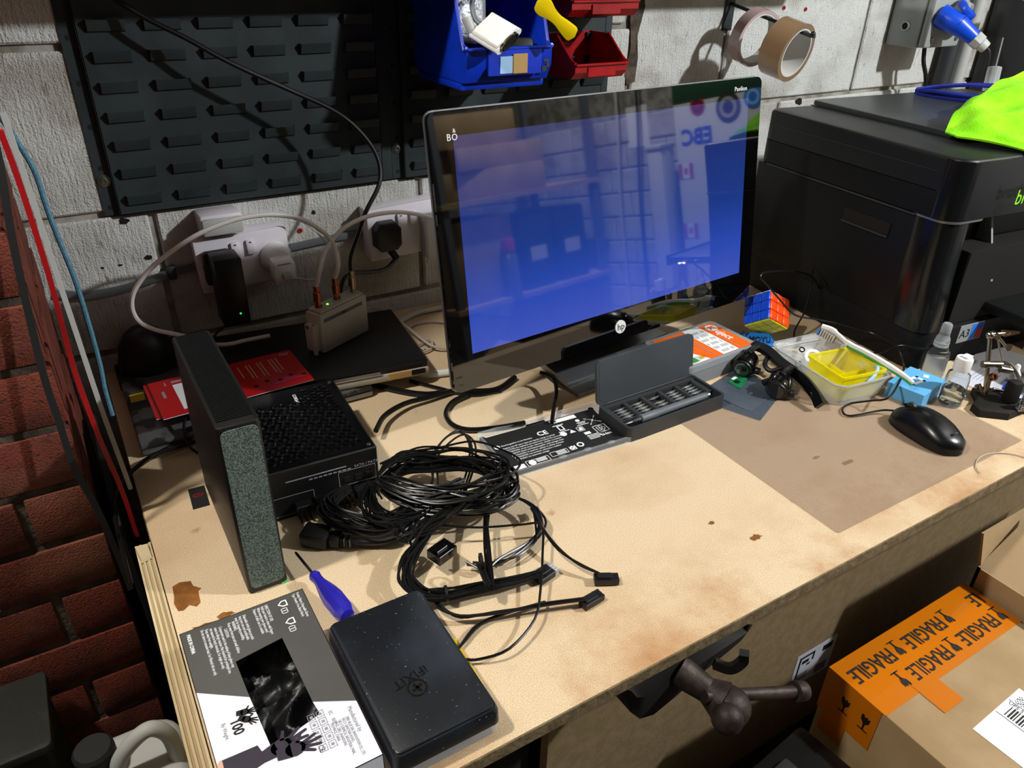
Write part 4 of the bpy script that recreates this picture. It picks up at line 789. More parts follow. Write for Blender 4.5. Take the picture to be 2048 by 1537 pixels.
part('cable', tube([V((.05, 0, .011)), V((.075, .003, .011)), V((.10, .012, .012)), V((.13, .035, .02))], .0042), 'wire_black', c13)
tag(part('guitar_pick', prism([(-.013, .006), (-.010, .0095), (0, .0105), (.010, .0095), (.013, .006), (.011, -.001), (.004, -.0115), (0, -.013), (-.004, -.0115), (-.011, -.001)], 0, .0014, .0005), 'white_gloss', None, (.331, .792, .0002), (0, 0, R(-12))), 'white guitar pick lying on the bench behind the cables', 'guitar pick')
# ================================================================ GLOVE BOX
gb = thing('glove_box', 'open cardboard box of black disposable gloves at the front left corner', 'box', (0, 0, 0))
GX0, GX1, GY0, GY1, GZ = -.002, .113, .362, .5665, .066
bm = bmesh.new()
O = [(GX0, GY1), (GX1, GY1), (GX1, GY0), (GX0, GY0)]; Hh = [(.035, .51), (.078, .516), (.082, .422), (.039, .411)]
LB, RB, HL, HR = (GX0, .494), (GX1, .4185), (.0362, .467), (.0805, .436)
def fc(pts, mi):
    f = bm.faces.new([bm.verts.new((x, y, GZ)) for x, y in pts]); f.material_index = mi
fc([O[0], Hh[0], Hh[1], O[1]], 0); fc([O[0], LB, HL, Hh[0]], 0); fc([LB, O[3], Hh[3], HL], 1); fc([O[3], O[2], Hh[2], Hh[3]], 1)
fc([O[1], Hh[1], HR, RB], 0); fc([RB, HR, Hh[2], O[2]], 1)
bmesh.ops.remove_doubles(bm, verts=bm.verts, dist=1e-5)
bmesh.ops.recalc_face_normals(bm, faces=bm.faces)
if sum(f.normal.z for f in bm.faces) < 0: bmesh.ops.reverse_faces(bm, faces=bm.faces)
bmesh.ops.solidify(bm, geom=bm.faces[:], thickness=.0006)
part('printed_top', bm, ['grey_card', 'white_card'], gb)
t_ = .0006
for n, (x0, x1, y0, y1, m) in enumerate(((GX0, GX0 + t_, GY0, GY1, 'white_card'), (GX1 - t_, GX1, GY0, GY1, 'white_card'), (GX0, GX1, GY0, GY0 + t_, 'white_card'), (GX0, GX1, GY1 - t_, GY1, 'grey_card'))): part('side', bx(x0, x1, y0, y1, 0, GZ), m, gb)
part('base', bx(GX0, GX1, GY0, GY1, 0, t_), 'white_card', gb)
TR = (0, 0, R(-90)); TZ = GZ + .0002
def gt(s, x, y, size, m='white_print', sx=.8, **k): return text(s, size, m, gb, (x, y, TZ), TR, sx=sx, **k)
gt('MADE IN CHINA', .0035, .5615, .0046, bold=.00012, sx=.72)
for i, s in enumerate(('CAUTION:', 'Components used in the making of these gloves may', 'cause an allergic reaction. Not intended for prolonged use,', 'not exposed to harsh chemicals. For single use only.', 'Keep away from sunlight.', 'Do not store in excessive heat. For Minimal risk use only.')): gt(s, .0345 - i * .0038, .556 - (.004 if i == 0 else 0) + i * .001, .0041, sx=.60)
gt('WARNING:', .0425, .5575, .0041, sx=.6); gt('Keep away from pets and small children', .0388, .5575, .0041, sx=.6)
gt('Disposable nitrile gloves provide', .0535, .5605, .0041, sx=.62); gt('long term use and comfortable', .0498, .5605, .0041, sx=.62); gt('wear for longevity possibility.', .0461, .5605, .0041, sx=.62)
for i, s in enumerate(('DIRECTION OF USE:', 'Hold your hands in close with fingers', 'When wearing your gloves avoid', 'Dispose of after use in a suitable')): gt(s, .0745 - i * .0037, .5625, .0041, sx=.62)
gt('Product Name: Disposable Gloves', .1055, .5635, .004, sx=.62); gt('Type: Powder Free Black Nitrile', .1015, .5635, .004, sx=.62)
for y in (.556, .531):
    part('icon', union(poly([(-.004, .004), (.004, .004), (.004, -.001), (0, -.005), (-.004, -.001)], 0, .0002), ), 'white_print', gb, (.0905, y, TZ), TR)
    part('icon', union(poly([(-.0026, .0028), (.0026, .0028), (.0026, -.0006), (0, -.0033), (-.0026, -.0006)], 0, .0002)), 'grey_card', gb, (.0905, y, TZ + .0001), TR)
    part('icon', quads([(-.0035, -.0028, -.003, .003), (.0028, .0035, -.003, .003), (-.0035, .0035, -.003, -.0023), (-.0035, .0035, .0023, .003), (-.0004, .0004, -.003, .003)]), 'white_print', gb, (.0895, y - .0095, TZ), TR)
gt('100', .0165, .4515, .012, 'ink', sx=.85, bold=.0003); gt('By Weight', .0095, .4525, .0048, 'grey_print', sx=.8)
def hand(ox, oy, s, ang, m, z):
    bs = [prism(blotch((0, 0), .5 * s, .42 * s, 12, .04), 0, .0002)]
    for i, (a, L) in enumerate(((-28, 1.0), (-10, 1.25), (6, 1.3), (22, 1.15), (62, .8))):
        d = V((math.cos(R(a)), math.sin(R(a)), 0)); n = V((-d.y, d.x, 0)) * .1 * s; p = d * .3 * s; q = d * L * s
        bs.append(prism([tuple((p - n)[:2]), tuple((q - n * .7)[:2]), tuple((q + d * .06 * s)[:2]), tuple((q + n * .7)[:2]), tuple((p + n)[:2])], 0, .0002))
    bs.append(prism([(-.9 * s, -.3 * s), (-.2 * s, -.4 * s), (-.2 * s, .4 * s), (-.9 * s, .3 * s)], 0, .0002))
    return part('hand_print', union(*bs), m, gb, (ox, oy, z), (0, 0, R(ang)))
hand(.029, .4545, .0075, -15, 'ink', TZ); hand(.0285, .447, .0075, -40, 'ink', TZ)
hand(.046, .4085, .017, 8, 'glove_print', TZ); hand(.055, .401, .016, -5, 'glove_print', TZ + .0002)
part('hand_print', poly([(.001, .420), (.03, .419), (.034, .402), (.0, .395)], TZ - .0001), 'glove_print', gb); part('hand_print', poly([(-.0015, .418), (.003, .4205), (.002, .395), (-.0015, .397)], TZ), 'skin_print', gb)
gt('Manufactured by', .1035, .4165, .0052, 'grey_print', sx=.75)
for i, s in enumerate(('ZIBO BLUE SAIL INNOVATION CO., LTD', 'NO.21 QINGTIAN ROAD,', 'QILU CHEMICAL INDUSTRIAL PARK,', 'LINZI, ZIBO, SHANDONG', 'PROVINCE, CHINA')): gt(s, .099 - i * .0032, .4085, .0035, 'grey_print', sx=.62)
icons = []
for i in range(5):
    for j in range(2):
        x, y = .079 - j * .0075 , .4185 - i * .0078
        icons += [(x, x + .006, y, y + .0004), (x, x + .006, y + .006, y + .0064), (x, x + .0004, y, y + .0064), (x + .0056, x + .006, y, y + .0064), (x + .0018, x + .0042, y + .002, y + .0044)]
part('icon', quads(icons), 'grey_print', gb, (0, 0, TZ)); gt('CE', .0708, .3945, .006, 'ink', sx=.9)
for i, s in enumerate(('EC', 'REP')): gt(s, .0885, .4205 - i * .008, .0042, 'grey_print')
def crumple(x0, x1, y0, y1, z, amp, n=34):
    bm = bmesh.new(); g = {}; rnd = random.Random(11); ws = [(rnd.uniform(18, 75), rnd.uniform(0, 6.28), rnd.uniform(0, 6.28)) for _ in range(7)]
    for i in range(n + 1):
        for j in range(n + 1):
            x = x0 + (x1 - x0) * i / n; y = y0 + (y1 - y0) * j / n
            h = sum((1 - abs(math.sin(k * (x * math.cos(a) + y * math.sin(a)) + p + 1.5 * math.sin(y * 60 + a)))) ** 2 for k, a, p in ws) / 4
            g[i, j] = bm.verts.new((x, y, z + amp * h - .012 * max(0, j / n - .55)))
    for i in range(n):
        for j in range(n): bm.faces.new((g[i, j], g[i + 1, j], g[i + 1, j + 1], g[i, j + 1]))
    return bm
gv = tag(part('black_gloves', crumple(.012, .102, .375, .545, .030, .026, 60), 'nitrile', ang=60), 'crumpled black nitrile gloves seen through the hole of the glove box', 'gloves'); rebase(gv, (.057, .46, .03))
md = gv.modifiers.new('t', 'SOLIDIFY'); md.thickness = .001

# ================================================================ TOOL CASE, SCREWDRIVER
fx = thing('tool_case', 'black plastic screwdriver kit case with embossed lettering and screw-head logo', 'tool case', (.1755, .4555, .0), 0)
w, d = .0515, .0845
part('base_tray', prism(rrect(-w + .001, w - .001, -d + .001, d - .001, .006), .004, .0155, .001), 'frosted', fx)
def dome_case():
    rings = []; 
    for z, s in ((.016, 0), (.030, .0006), (.0335, .0022)): rings.append([V((x, y, z + (.0022 * (1 - (x / w) ** 2) if z > .03 else 0))) for x, y in rrect(-w + s, w - s, -d + s, d - s, .007)])
    return loft(rings)
part('lid', dome_case(), 'case_black', fx)
part('top_skin', prism(rrect(-w + .004, w - .004, -d + .004, d - .004, .005), .0338, .0362, .0015), 'case_black', fx)
text('iFIXIT', .0135, 'black_gloss', fx, (.0115, -.009, .0362), (0, 0, R(188)), name='embossed_lettering', ext=.0005, sx=1.05)
lo_ = part('logo_disc', ringm(.0078, .0092, 0, .0008, 28), 'black_gloss', fx, (-.0045, -.029, .0361)); part('cross', union(bx(-.0052, .0052, -.0012, .0012, 0, .0009), bx(-.0012, .0012, -.0052, .0052, 0, .0009)), 'black_gloss', fx, (-.0045, -.029, .0362), (0, 0, R(20))); part('logo_floor', lathe([(.0078, 0), (.0078, .0003)], 24), 'iron_dark', fx, (-.0045, -.029, .0361))
tag(part('yellow_card', bx(-.006, .006, -.032, .032, 0, .003, .0008, 1), 'yellow', None, (.2325, .455, .0002), (0, 0, R(-2))), 'bright yellow plastic strip showing under the right side of the black case', 'plastic strip')
sd = thing('screwdriver', 'purple-handled screwdriver leaning behind the black tool case', 'screwdriver', (.1345, .679, .004), 0)
ax = V((.0165, -.128, .006)); q = ax.to_track_quat('Z', 'Y').to_euler()
part('shaft', lathe([(.0012, 0), (.0016, .004), (.0016, .05)], 10), 'iron_dark', sd, (0, 0, 0), q)
part('handle', lathe([(.0, .046), (.0055, .047), (.0068, .051), (.0058, .056), (.0062, .064), (.010, .082), (.0118, .096), (.0112, .118), (.008, .126), (0, .128)], 10), 'purple', sd, (0, 0, .0), q, ang=25)
sd.location.z = .013

# ================================================================ BATTERY IN TRAY
bt = thing('blister_tray', 'clear plastic blister tray holding the black laptop battery', 'tray', (.5345, .7385, 0), -3.2)
o_ = rrect(-.104, .104, -.0545, .0545, .006); i_ = rrect(-.0995, .0995, -.050, .050, .005)
part('tray', shell(o_, i_, .0003, .0085, .0012), 'clear', bt); part('rim', shell(rrect(-.107, .107, -.0575, .0575, .006), rrect(-.1045, .1045, -.055, .055, .006), .0003, .0012, .0006), 'clear', bt)
for x in (-.02, .02, .06): part('tab', sphere(.007, (x, -.051, .008), 12, (1, .5, .35)), 'clear', bt)
ba = thing('laptop_battery', 'flat black laptop battery printed with white approval marks', 'battery', (.5265, .7315, .0014), -3.2)
part('cells', prism(rrect(-.093, .093, -.0455, .0455, .003), 0, .0065, .001), 'black_matte', ba)
part('ear', lathe([(.0045, 0), (.0045, .005)], 14), 'black_plastic', ba, (-.092, .047, 0)); part('ear', lathe([(.0045, 0), (.0045, .005)], 14), 'black_plastic', ba, (.092, .047, 0))
part('connector', bx(-.02, .012, .0455, .051, .001, .006, .001, 1), 'black_gloss', ba)
bz = .0068
part('label', bx(.014, .058, .034, .0425, .0065, .0069), 'white_print', ba); part('barcode', quads([(.017 + .0012 * i, .0176 + .0012 * i, .036, .041) for i in range(6)]), 'ink', ba, (0, 0, .007))
def bt_(s, x, y, size, **k): return text(s, size, 'white_print', ba, (x, y, bz), **k)
bt_('CE', -.018, .015, .014, bold=.0003); bt_('Li-ion', .0655, -.024, .0075, bold=.0002)
bt_('Rechargeable Li-ion Battery', -.078, .0145, .0044)
for i, s in enumerate(('Replace with HP spare. Input and capacity ratings as marked', 'CAUTION: fire explosion and severe burn hazard. Do not crush', 'ATTENTION: ne pas ecraser, demonter, chauffer ou incinerer', 'VORSICHT: Brand und Explosionsgefahr, nicht zerlegen, beim', 'PRECAUCION: no desarmar, aplastar ni calentar el bloque', 'ATTENZIONE: non smontare, schiacciare o scaldare', 'CUIDADO: nao desmontar esmagar')): bt_(s, -.079 + .001 * i, .0075 - i * .0052, .0043, sx=.80)
part('mark', lathe([(.0045, 0), (.0045, .0002)], 18), 'white_print', ba, (-.0845, .0155, bz)); part('mark', lathe([(.0052, 0), (.0052, .0002)], 18), 'white_print', ba, (.017, .004, bz)); part('mark', poly([(.027, .001), (.037, .001), (.032, .009)], bz), 'white_print', ba)
def outl(x0, x1, y0, y1, t=.0007): return [(x0, x1, y0, y0 + t), (x0, x1, y1 - t, y1), (x0, x0 + t, y0, y1), (x1 - t, x1, y0, y1)]
part('mark', quads(outl(.041, .052, -.001, .010) + [(.043, .050, .001, .0045), (.045, .05, .005, .008)] + outl(-.066, -.03, -.043, -.031) + [(-.05, -.034, -.034 - .0026 * i, -.0325 - .0026 * i) for i in range(3)] + [(-.085, -.069, -.043, -.034)] + outl(-.026, .002, -.038, -.028) + [(-.016, -.001, -.031 - .0026 * i, -.0297 - .0026 * i) for i in range(3)] + [(.006, .016, -.036, -.027), (.045, .055, -.012, -.006), (.045, .07, -.016, -.0148), (.045, .066, -.019, -.0178), (.045, .068, -.022, -.0208), (.045, .062, -.025, -.0238)] + outl(.064, .085, -.016, .002, .0009)), 'white_print', ba, (0, 0, bz))
part('mark', ringm(.0032, .0055, 0, .0002, 18), 'white_print', ba, (.025, -.029, bz)); part('mark', lathe([(.0055, 0), (.0055, .0002)], 18), 'white_print', ba, (-.057, -.037, bz))
for k in range(5): part('mark', ringm(.0022, .0029, 0, .0002, 14), 'white_print', ba, (.0745 + .0045 * math.cos(k * 1.257), -.0068 + .0042 * math.sin(k * 1.257), bz))
part('mark', quads([(.012, .03, .0265, .028), (.017, .026, .013, .0255), (.013, .031, .0095, .0108), (.050, .062, .016, .0172), (.046, .066, .0125, .0137), (.049, .064, .019, .0202)]), 'white_print', ba, (0, 0, bz)); part('mark', lathe([(.0034, 0), (.0034, .0002)], 16), 'white_print', ba, (.054, .0255, bz)); part('mark', quads([(.019, .024, .015, .0235)]), 'ink', ba, (0, 0, bz + .0002)); part('mark', quads([(.0065 + .003 * (i % 3), .0083 + .003 * (i % 3), -.035 + .003 * (i // 3), -.0333 + .003 * (i // 3)) for i in (0, 2, 4, 6, 8)]), 'ink', ba, (0, 0, bz + .0002))
# crossed-out wheelie bin
for a in (R(48), R(-40)): part('mark', quads([(-.0135, .0135, -.0006, .0006)]), 'white_print', ba, (.075, .017, bz), (0, 0, a)); part('mark', quads(outl(-.0055, .0055, -.0065, .004, .0012) + [(-.0075, .0075, .0045, .0058), (-.004, .004, .006, .0075), (-.006, -.003, -.0085, -.0065), (-.0028, -.0018, -.005, .003), (.0018, .0028, -.005, .003)]), 'white_print', ba, (.075, .017, bz))

# ================================================================ BIT SET
kt = thing('bit_case', 'open dark grey precision screwdriver case with its lid standing up', 'tool case', (.7145, .718, 0), 1)
kw, kd = .0965, .038
part('tray', shell(rrect(-kw, kw, -kd, kd, .008), rrect(-kw + .004, kw - .004, -kd + .004, kd - .004, .005), 0, .024, .012), 'dark_grey', kt)
part('plinth', prism(rrect(-kw + .004, kw - .004, -kd + .004, kd - .004, .005), .012, .0122), 'black_matte', kt)
part('divider', bx(-kw + .005, kw - .005, -.013, -.0105, .0122, .021), 'dark_grey', kt); part('divider', bx(-kw + .005, kw - .005, .0265, .0335, .0122, .022), 'dark_grey', kt)
for i in range(6): part('divider', bx(-.0905 + i * .0345, -.0845 + i * .0345 if i < 5 else -.083 + i * .0345, -.0103, .0264, .0122, .021), 'dark_grey', kt)
lid = part('lid', yz(prism(rrect(-kw, kw, 0, .072, .009), 0, .006, .001)), 'grey_lid', kt, (0, .0365, .022), (R(-9), 0, 0))
part('lid_recess', yz(prism(rrect(-kw + .004, kw - .004, .006, .068, .007), -.0004, -.0001)), 'grey_lid', lid); part('hinge', cyl((-.08, .037, .0225), (.08, .037, .0225), .0022), 'black_plastic', kt)
bit0 = None; rnd = random.Random(5); bn = 0
ca, sa = math.cos(R(1)), math.sin(R(1))
for gi in range(5):
    for bi in range(5):
        if (gi, bi) == (2, 1): continue
        lx = -.0825 + gi * .0345; ly = -.0075 + (4 - bi) * .0071
        p = (.7145 + lx * ca - ly * sa, .718 + lx * sa + ly * ca, .0158)
        if bit0 is None: bit0 = part('screwdriver_bit', lathe([(.0, 0), (.0006, .0003), (.001, .006), (.0022, .010), (.0022, .0255), (.0018, .0265), (0, .0265)], 8), 'steel', None, p, (0, R(90), R(1))); o = bit0
        else: o = bit0.copy(); col.objects.link(o); o.location = p
        bn += 1
        tag(o, ('rearmost', 'second rearmost', 'middle', 'second frontmost', 'frontmost')[bi] + ' silver bit of the row %s in the bit case' % ('nearest the battery', 'second from the battery', 'with a gap', 'fourth from the battery', 'farthest from the battery')[gi], 'screwdriver bit', 'silver bits in the open case, row %s' % ('nearest the battery', 'second from the battery', 'in the middle', 'second from the orange box', 'nearest the orange box')[gi])
dr = thing('precision_driver', 'grey metal precision screwdriver lying in the open bit case', 'screwdriver', (.627, .6935, .0235), 1)
part('handle', lathe([(.0, .024), (.0058, .0245), (.0062, .026), (.0062, .055), (.0055, .0565), (.0052, .15), (.0045, .156), (0, .156)], 20), 'mid_grey', dr, (0, 0, 0), (0, R(90), 0))
part('collar', lathe([(.0026, .008), (.0032, .009), (.0032, .017), (.0040, .018), (.0040, .0238)], 16), 'dark_grey', dr, (0, 0, 0), (0, R(90), 0)); part('bit_tip', lathe([(0, -.008), (.0006, -.007), (.002, .004), (.0022, .008)], 10), 'steel', dr, (0, 0, 0), (0, R(90), 0))
part('end_cap', lathe([(.0045, .1565), (.0045, .161), (.002, .162), (0, .162)], 16), 'screw', dr, (0, 0, 0), (0, R(90), 0))

# ================================================================ KUJECT BOX
kj = thing('assortment_box', 'clear plastic assortment box with an orange and white label behind the bit case', 'box', (.880, .8135, 0), 3)
part('box_base', prism(rrect(-.083, .083, -.055, .055, .010), 0, .025, .002), 'frosted', kj); part('contents_card', bx(-.076, .076, -.048, .048, .0253, .0262), 'pale_blue', kj); part('lid', prism(rrect(-.084, .084, -.056, .056, .011), .0265, .0385, .003), 'frosted', kj)
part('label', bx(-.070, .072, -.050, .046, .0386, .0390), 'orange', kj)
part('label_panel', bx(.0, .038, -.050, .046, .0391, .0393), 'white_print', kj); part('label_panel', poly([(-.070, -.050), (-.030, -.050), (-.048, -.012), (-.070, -.012)], .0391), 'white_print', kj)
part('label_mark', bx(-.066, -.052, -.047, -.034, .0394, .0396), 'green', kj); part('label_mark', bx(-.044, -.036, -.044, -.036, .0394, .0396), 'yellow', kj)
text('ujects'[:5], .022, 'white_print', kj, (.050, .017, .0392), (0, 0, R(-90)), sx=.8, bold=.0004); part('logo_disc', lathe([(.0115, 0), (.0115, .0002)], 24), 'white_print', kj, (.0565, .030, .0391)); text('K', .019, 'orange', kj, (.0505, .0365, .0394), (0, 0, R(-90)), bold=.0006)
part('table_print', quads([(.003 + i * .0042, .0045 + i * .0042, -.045 + j * .014 , -.038 + j * .014) for i in range(8) for j in range(6) if (i * 3 + j) % 5]), 'grey_print', kj, (0, 0, .0394))
for r_ in ((.0435, .0447, -.046, .006), (-.012, -.011, -.04, .03), (-.017, -.016, -.04, .03)): part('fine_print', quads([r_]), 'skin_print', kj, (0, 0, .0394))

# ================================================================ CUBE ON STAND
cu = thing('puzzle_cube', 'blue, orange and yellow three-by-three puzzle cube tilted on its stand', 'puzzle cube', (1.0405, .820, .0556), 0)
RX = Matrix.Rotation(-.6445, 3, 'X'); RY = Matrix.Rotation(-.5869, 3, 'Y'); RZ = Matrix.Rotation(-1.3477, 3, 'Z'); cu.rotation_euler = (RZ @ RY @ RX).to_euler()
cs = .0536 / 3
for (axis, sgn, m) in ((1, -1, 'cube_blue'), (0, 1, 'cube_orange'), (2, -1, 'cube_yellow'), (1, 1, 'green'), (0, -1, 'red_card'), (2, 1, 'white_gloss')):
    tile = None
    for i in (-1, 0, 1):
        for j in (-1, 0, 1):
            p = [0, 0, 0]; p[axis] = sgn * cs * 1.5; o2 = [k for k in range(3) if k != axis]; p[o2[0]] = i * cs; p[o2[1]] = j * cs
            if tile is None:
                h = [cs / 2 - .00025] * 3; h[axis] = .0022; tile = part('tile', bx(-h[0], h[0], -h[1], h[1], -h[2], h[2], .0018, 3), m, cu, p)
            else: o = copies(tile, cu); o.location = p
part('core', bx(-cs * 1.43, cs * 1.43, -cs * 1.43, cs * 1.43, -cs * 1.43, cs * 1.43), 'black_plastic', cu)
ms = thing('cube_stand', 'bright blue plastic stand with cut-out lettering under the puzzle cube', 'stand', (1.015, .8125, 0), -37)
part('front_plate', yz(prism([(-.028, 0), (.028, 0), (.026, .009), (.016, .022), (-.016, .022), (-.026, .009)], -.002, .002)), 'stand_blue', ms, (.008, 0, .001), (R(-22), 0, 0)); part('foot', bx(-.028, .028, .002, .04, 0, .004), 'stand_blue', ms, (.008, 0, 0))
for x in (-.023, .023): part('prop', bx(x - .002, x + .002, .01, .036, .004, .010), 'stand_blue', ms, (.008, 0, 0))
text('MOYU', .0135, 'ink', ms, (.008, -.0012 + .0006, .0042), (R(90 - 22), 0, 0), name='cutout_lettering', align='CENTER', bold=.0003).location = (.008, -.0014, .0085)

# ================================================================ MAGNIFIER GLASSES
mg = thing('magnifier_glasses', 'black head-worn magnifier glasses with two lens barrels lying on the bench', 'magnifier', (.915, .70, 0), 0)
def P_(x, y, z): return V((x - .915, y - .70, z))
part('brow_bar', tube([P_(.957, .768, .036), P_(.955, .735, .040), P_(.949, .70, .036), P_(.946, .668, .034)], 0, flat=(.007, .005)), 'black_plastic', mg)
part('temple_arm', tube([P_(.946, .672, .034), P_(.944, .645, .030), P_(.936, .615, .022), P_(.929, .598, .014)], 0, flat=(.004, .008)), 'black_gloss', mg)
part('temple_arm', tube([P_(.958, .768, .036), P_(.961, .74, .03), P_(.962, .70, .018)], 0, flat=(.003, .006)), 'black_gloss', mg)
part('nose_bridge', tube([P_(.950, .728, .034), P_(.930, .715, .030), P_(.928, .70, .026), P_(.944, .69, .032)], .004), 'black_plastic', mg)
for c, dd in (((.918, .745, .021), (-.022, -.012, -.003)), ((.914, .668, .019), (-.022, -.013, -.002))):
    b = P_(*c); dv_ = V(dd)
    part('lens_barrel', cyl(b - dv_ * .6, b + dv_ * .6, .0195, .0185, 24, .003), 'black_gloss', mg); part('lens_rim', cyl(b + dv_ * .6, b + dv_ * .78, .0155, .0145, 24, .001), 'black_plastic', mg); part('lens', cyl(b + dv_ * .78, b + dv_ * .81, .0118, .0118, 20), 'glass_black', mg)
    part('barrel_arm', tube([b + V((.004, .004, .014)), b + V((.016, .004, .022)), b + V((.03, .006, .022))], .0045), 'black_plastic', mg); part('knob', cyl(b + V((.004, -.016, -.006)), b + V((.009, -.026, -.006)), .0065, .006, 14, .001), 'black_plastic', mg)
    part('led_housing', cyl(b + V((-.002, .014, .002)), b + V((-.016, .018, .0)), .006, .0055, 14), 'black_plastic', mg)

# antistatic bags with a circuit board
ag = thing('antistatic_bag', 'grey antistatic bag with a green circuit board lying under the magnifier glasses', 'bag', (.876, .708, .0004), 14)
part('bag', prism(rrect(-.052, .052, -.046, .042, .004), 0, .0022, .0008), 'bag_silver', ag); part('circuit_board', prism([(-.004, .0), (.048, .012), (.046, .034), (.002, .026)], .0024, .0036), 'pcb', ag)
part('chip', bx(.008, .016, .012, .02, .0037, .0052), 'ink', ag); part('sticker', bx(.014, .026, .023, .028, .0037, .004), 'white_print', ag); part('chip', bx(-.006, .0, -.022, -.016, .0023, .0036), 'mid_grey', ag)
tag(part('antistatic_bag', prism(rrect(-.05, .05, -.034, .034, .003), 0, .0012), 'bag_silver', None, (.864, .678, .0003), (0, 0, R(24))), 'thin grey antistatic bag sticking out at the front below the circuit board', 'bag')

# ================================================================ PARTS TUB
tb = thing('parts_tub', 'translucent plastic tub holding a yellow box, bag and toothbrush', 'tub', (1.0235, .663, .0), -7)
part('tub', shell([rrect(-.050, .050, -.073, .073, .018), rrect(-.057, .057, -.081, .081, .02)], [rrect(-.0485, .0485, -.0715, .0715, .017), rrect(-.0555, .0555, -.0795, .0795, .019)], .0, .041, .0015), 'tub_plastic', tb)
part('rim', shell(rrect(-.0595, .0595, -.0835, .0835, .022), rrect(-.0562, .0562, -.0802, .0802, .0195), .0385, .0418, .0386) if 0 else loft([[V((x, y, z)) for x, y in rrect(-a, a, -b_, b_, .021)] for z, a, b_ in ((.0395, .0568, .0808), (.0395, .0592, .0832), (.0418, .0592, .0832), (.0418, .0562, .0802), (.0395, .0568, .0808))], False), 'frosted', tb)
yb = thing('yellow_box', 'small transparent yellow box without a lid inside the parts tub', 'box', (1.022, .632, .0065), -10)
part('box', shell(rrect(-.042, .042, -.040, .040, .004), rrect(-.0402, .0402, -.0382, .0382, .003), 0, .043, .0018), 'yellow_clear', yb)
part('rim', shell(rrect(-.0445, .0445, -.0425, .0425, .005), rrect(-.0421, .0421, -.0401, .0401, .004), .039, .0436, .0391) if 0 else loft([[V((x, y, z)) for x, y in rrect(-a, a, -b_, b_, .005)] for z, a, b_ in ((.0395, .0422, .0402), (.0395, .0445, .0425), (.0436, .0445, .0425), (.0436, .0422, .0402), (.0395, .0422, .0402))], False), 'yellow_clear', yb)
part('partition', bx(-.040, .040, -.006, -.0045, .002, .026), 'yellow_clear', yb); part('partition', bx(.006, .0075, -.0045, .038, .002, .02), 'yellow_clear', yb)
rnd = random.Random(3)
for i in range(14):
    x, y = rnd.uniform(-.034, .030), rnd.uniform(-.034, -.012); a = R(-10)
    s = one('black_screw', 'tiny black screw in the front compartment of the yellow box', 'screw', lathe([(.0026, 0), (.0026, .0014), (.0012, .0016), (.0012, .006), (0, .0065)], 8), 'iron_dark', (1.022 + x * math.cos(a) - y * math.sin(a), .632 + x * math.sin(a) + y * math.cos(a), .0115), (rnd.uniform(1.1, 1.9), 0, rnd.uniform(0, 6)), 'loose screws in the yellow box')
zb = thing('zip_bag', 'clear zip bag with black washers in the parts tub', 'bag', (1.012, .705, .022), -12, None, (R(38), R(-10), R(-25)))
part('bag', crumple(-.038, .038, -.03, .036, -.004, .009, 14), 'bag_clear', zb); part('zip_strip', bx(-.038, .038, .027, .031, .004, .0075), 'frosted', zb)
for x, y, r in ((.016, .0, .014), (-.012, -.008, .006), (.002, .016, .005)): part('washer', ringm(r * .62, r, .0, .0015, 20), 'white_print' if r > .01 else 'black_gloss', zb, (x, y, .0055))
part('black_part', bx(-.03, -.008, -.026, -.012, -.0, .006, .002), 'black_plastic', zb)
gc = rebase(one('grey_cable_offcut', 'short curved piece of grey cable in the parts tub by the yellow box', 'cable', tube([(1.02, .587, .036), (1.035, .5885, .045), (1.052, .597, .048), (1.066, .612, .040)], .0032), 'pale_blue'), (1.02, .587, .036))
one('clear_clip', 'small clear plastic clip at the right end of the parts tub', 'clip', prism(rrect(-.012, .012, -.008, .008, .003), 0, .006, .001), 'clear', (1.064, .63, .034), (R(20), R(10), 0))
tbh = thing('toothbrush', 'white toothbrush with green underside resting across the parts tub', 'toothbrush', (0, 0, 0))
TP = [V((1.058, .716, .069)), V((1.064, .700, .068)), V((1.064, .683, .064)), V((1.060, .66, .060)), V((1.062, .63, .058)), V((1.066, .595, .053)), V((1.070, .562, .046)), V((1.071, .545, .041))]
part('handle', tube(TP, lambda t: .0052 if t < .2 else (.0038 if t < .4 else .0055 - .003 * max(0, t - .75) * 4 * .7)), 'white_gloss', tbh); part('green_grip', tube([p + V((-.0024, 0, -.0022)) for p in TP[3:]], lambda t: .0042 - .0018 * t), 'green', tbh)
for i in range(7): part('tuft', bx(-.004, .004, -.0016, .0016, -.012, 0, .0004, 1), 'stand_blue' if i == 0 else 'cream_plastic', tbh, TP[0].lerp(TP[2], i / 7.5) + V((-.002, 0, -.003)), (0, R(25), R(8)))
tbh.location = TP[-1]
for c in tbh.children: c.location = V(c.location) - TP[-1]
# blue accessories box
ab = thing('accessory_box', 'small light blue cardboard box behind the black mouse', 'box', (1.1135, .562, 0), 10)
part('carton', bx(-.040, .040, -.029, .029, 0, .0255, .0006, 1), 'sky_box', ab)
text('ACCESSORIES', .0085, 'white_print', ab, (-.0402, .026, .0165), (R(90), R(180), R(-90)), sx=.86); text('MOYU', .008, 'white_print', ab, (.03, -.0293, .017), (R(90), R(180), 0), sx=.9)
part('drawing', quads([(-.02, .012, -.008, -.003), (-.02, .012, .006, .011), (-.02, -.015, -.008, .011), (.007, .012, -.008, .011)]), 'white_print', ab, (.0, .0, .0256), (0, 0, R(-15))); part('drawing', quads([(.018, .028, -.016, -.008)]), 'white_print', ab, (0, 0, .0256), (0, 0, R(20)))

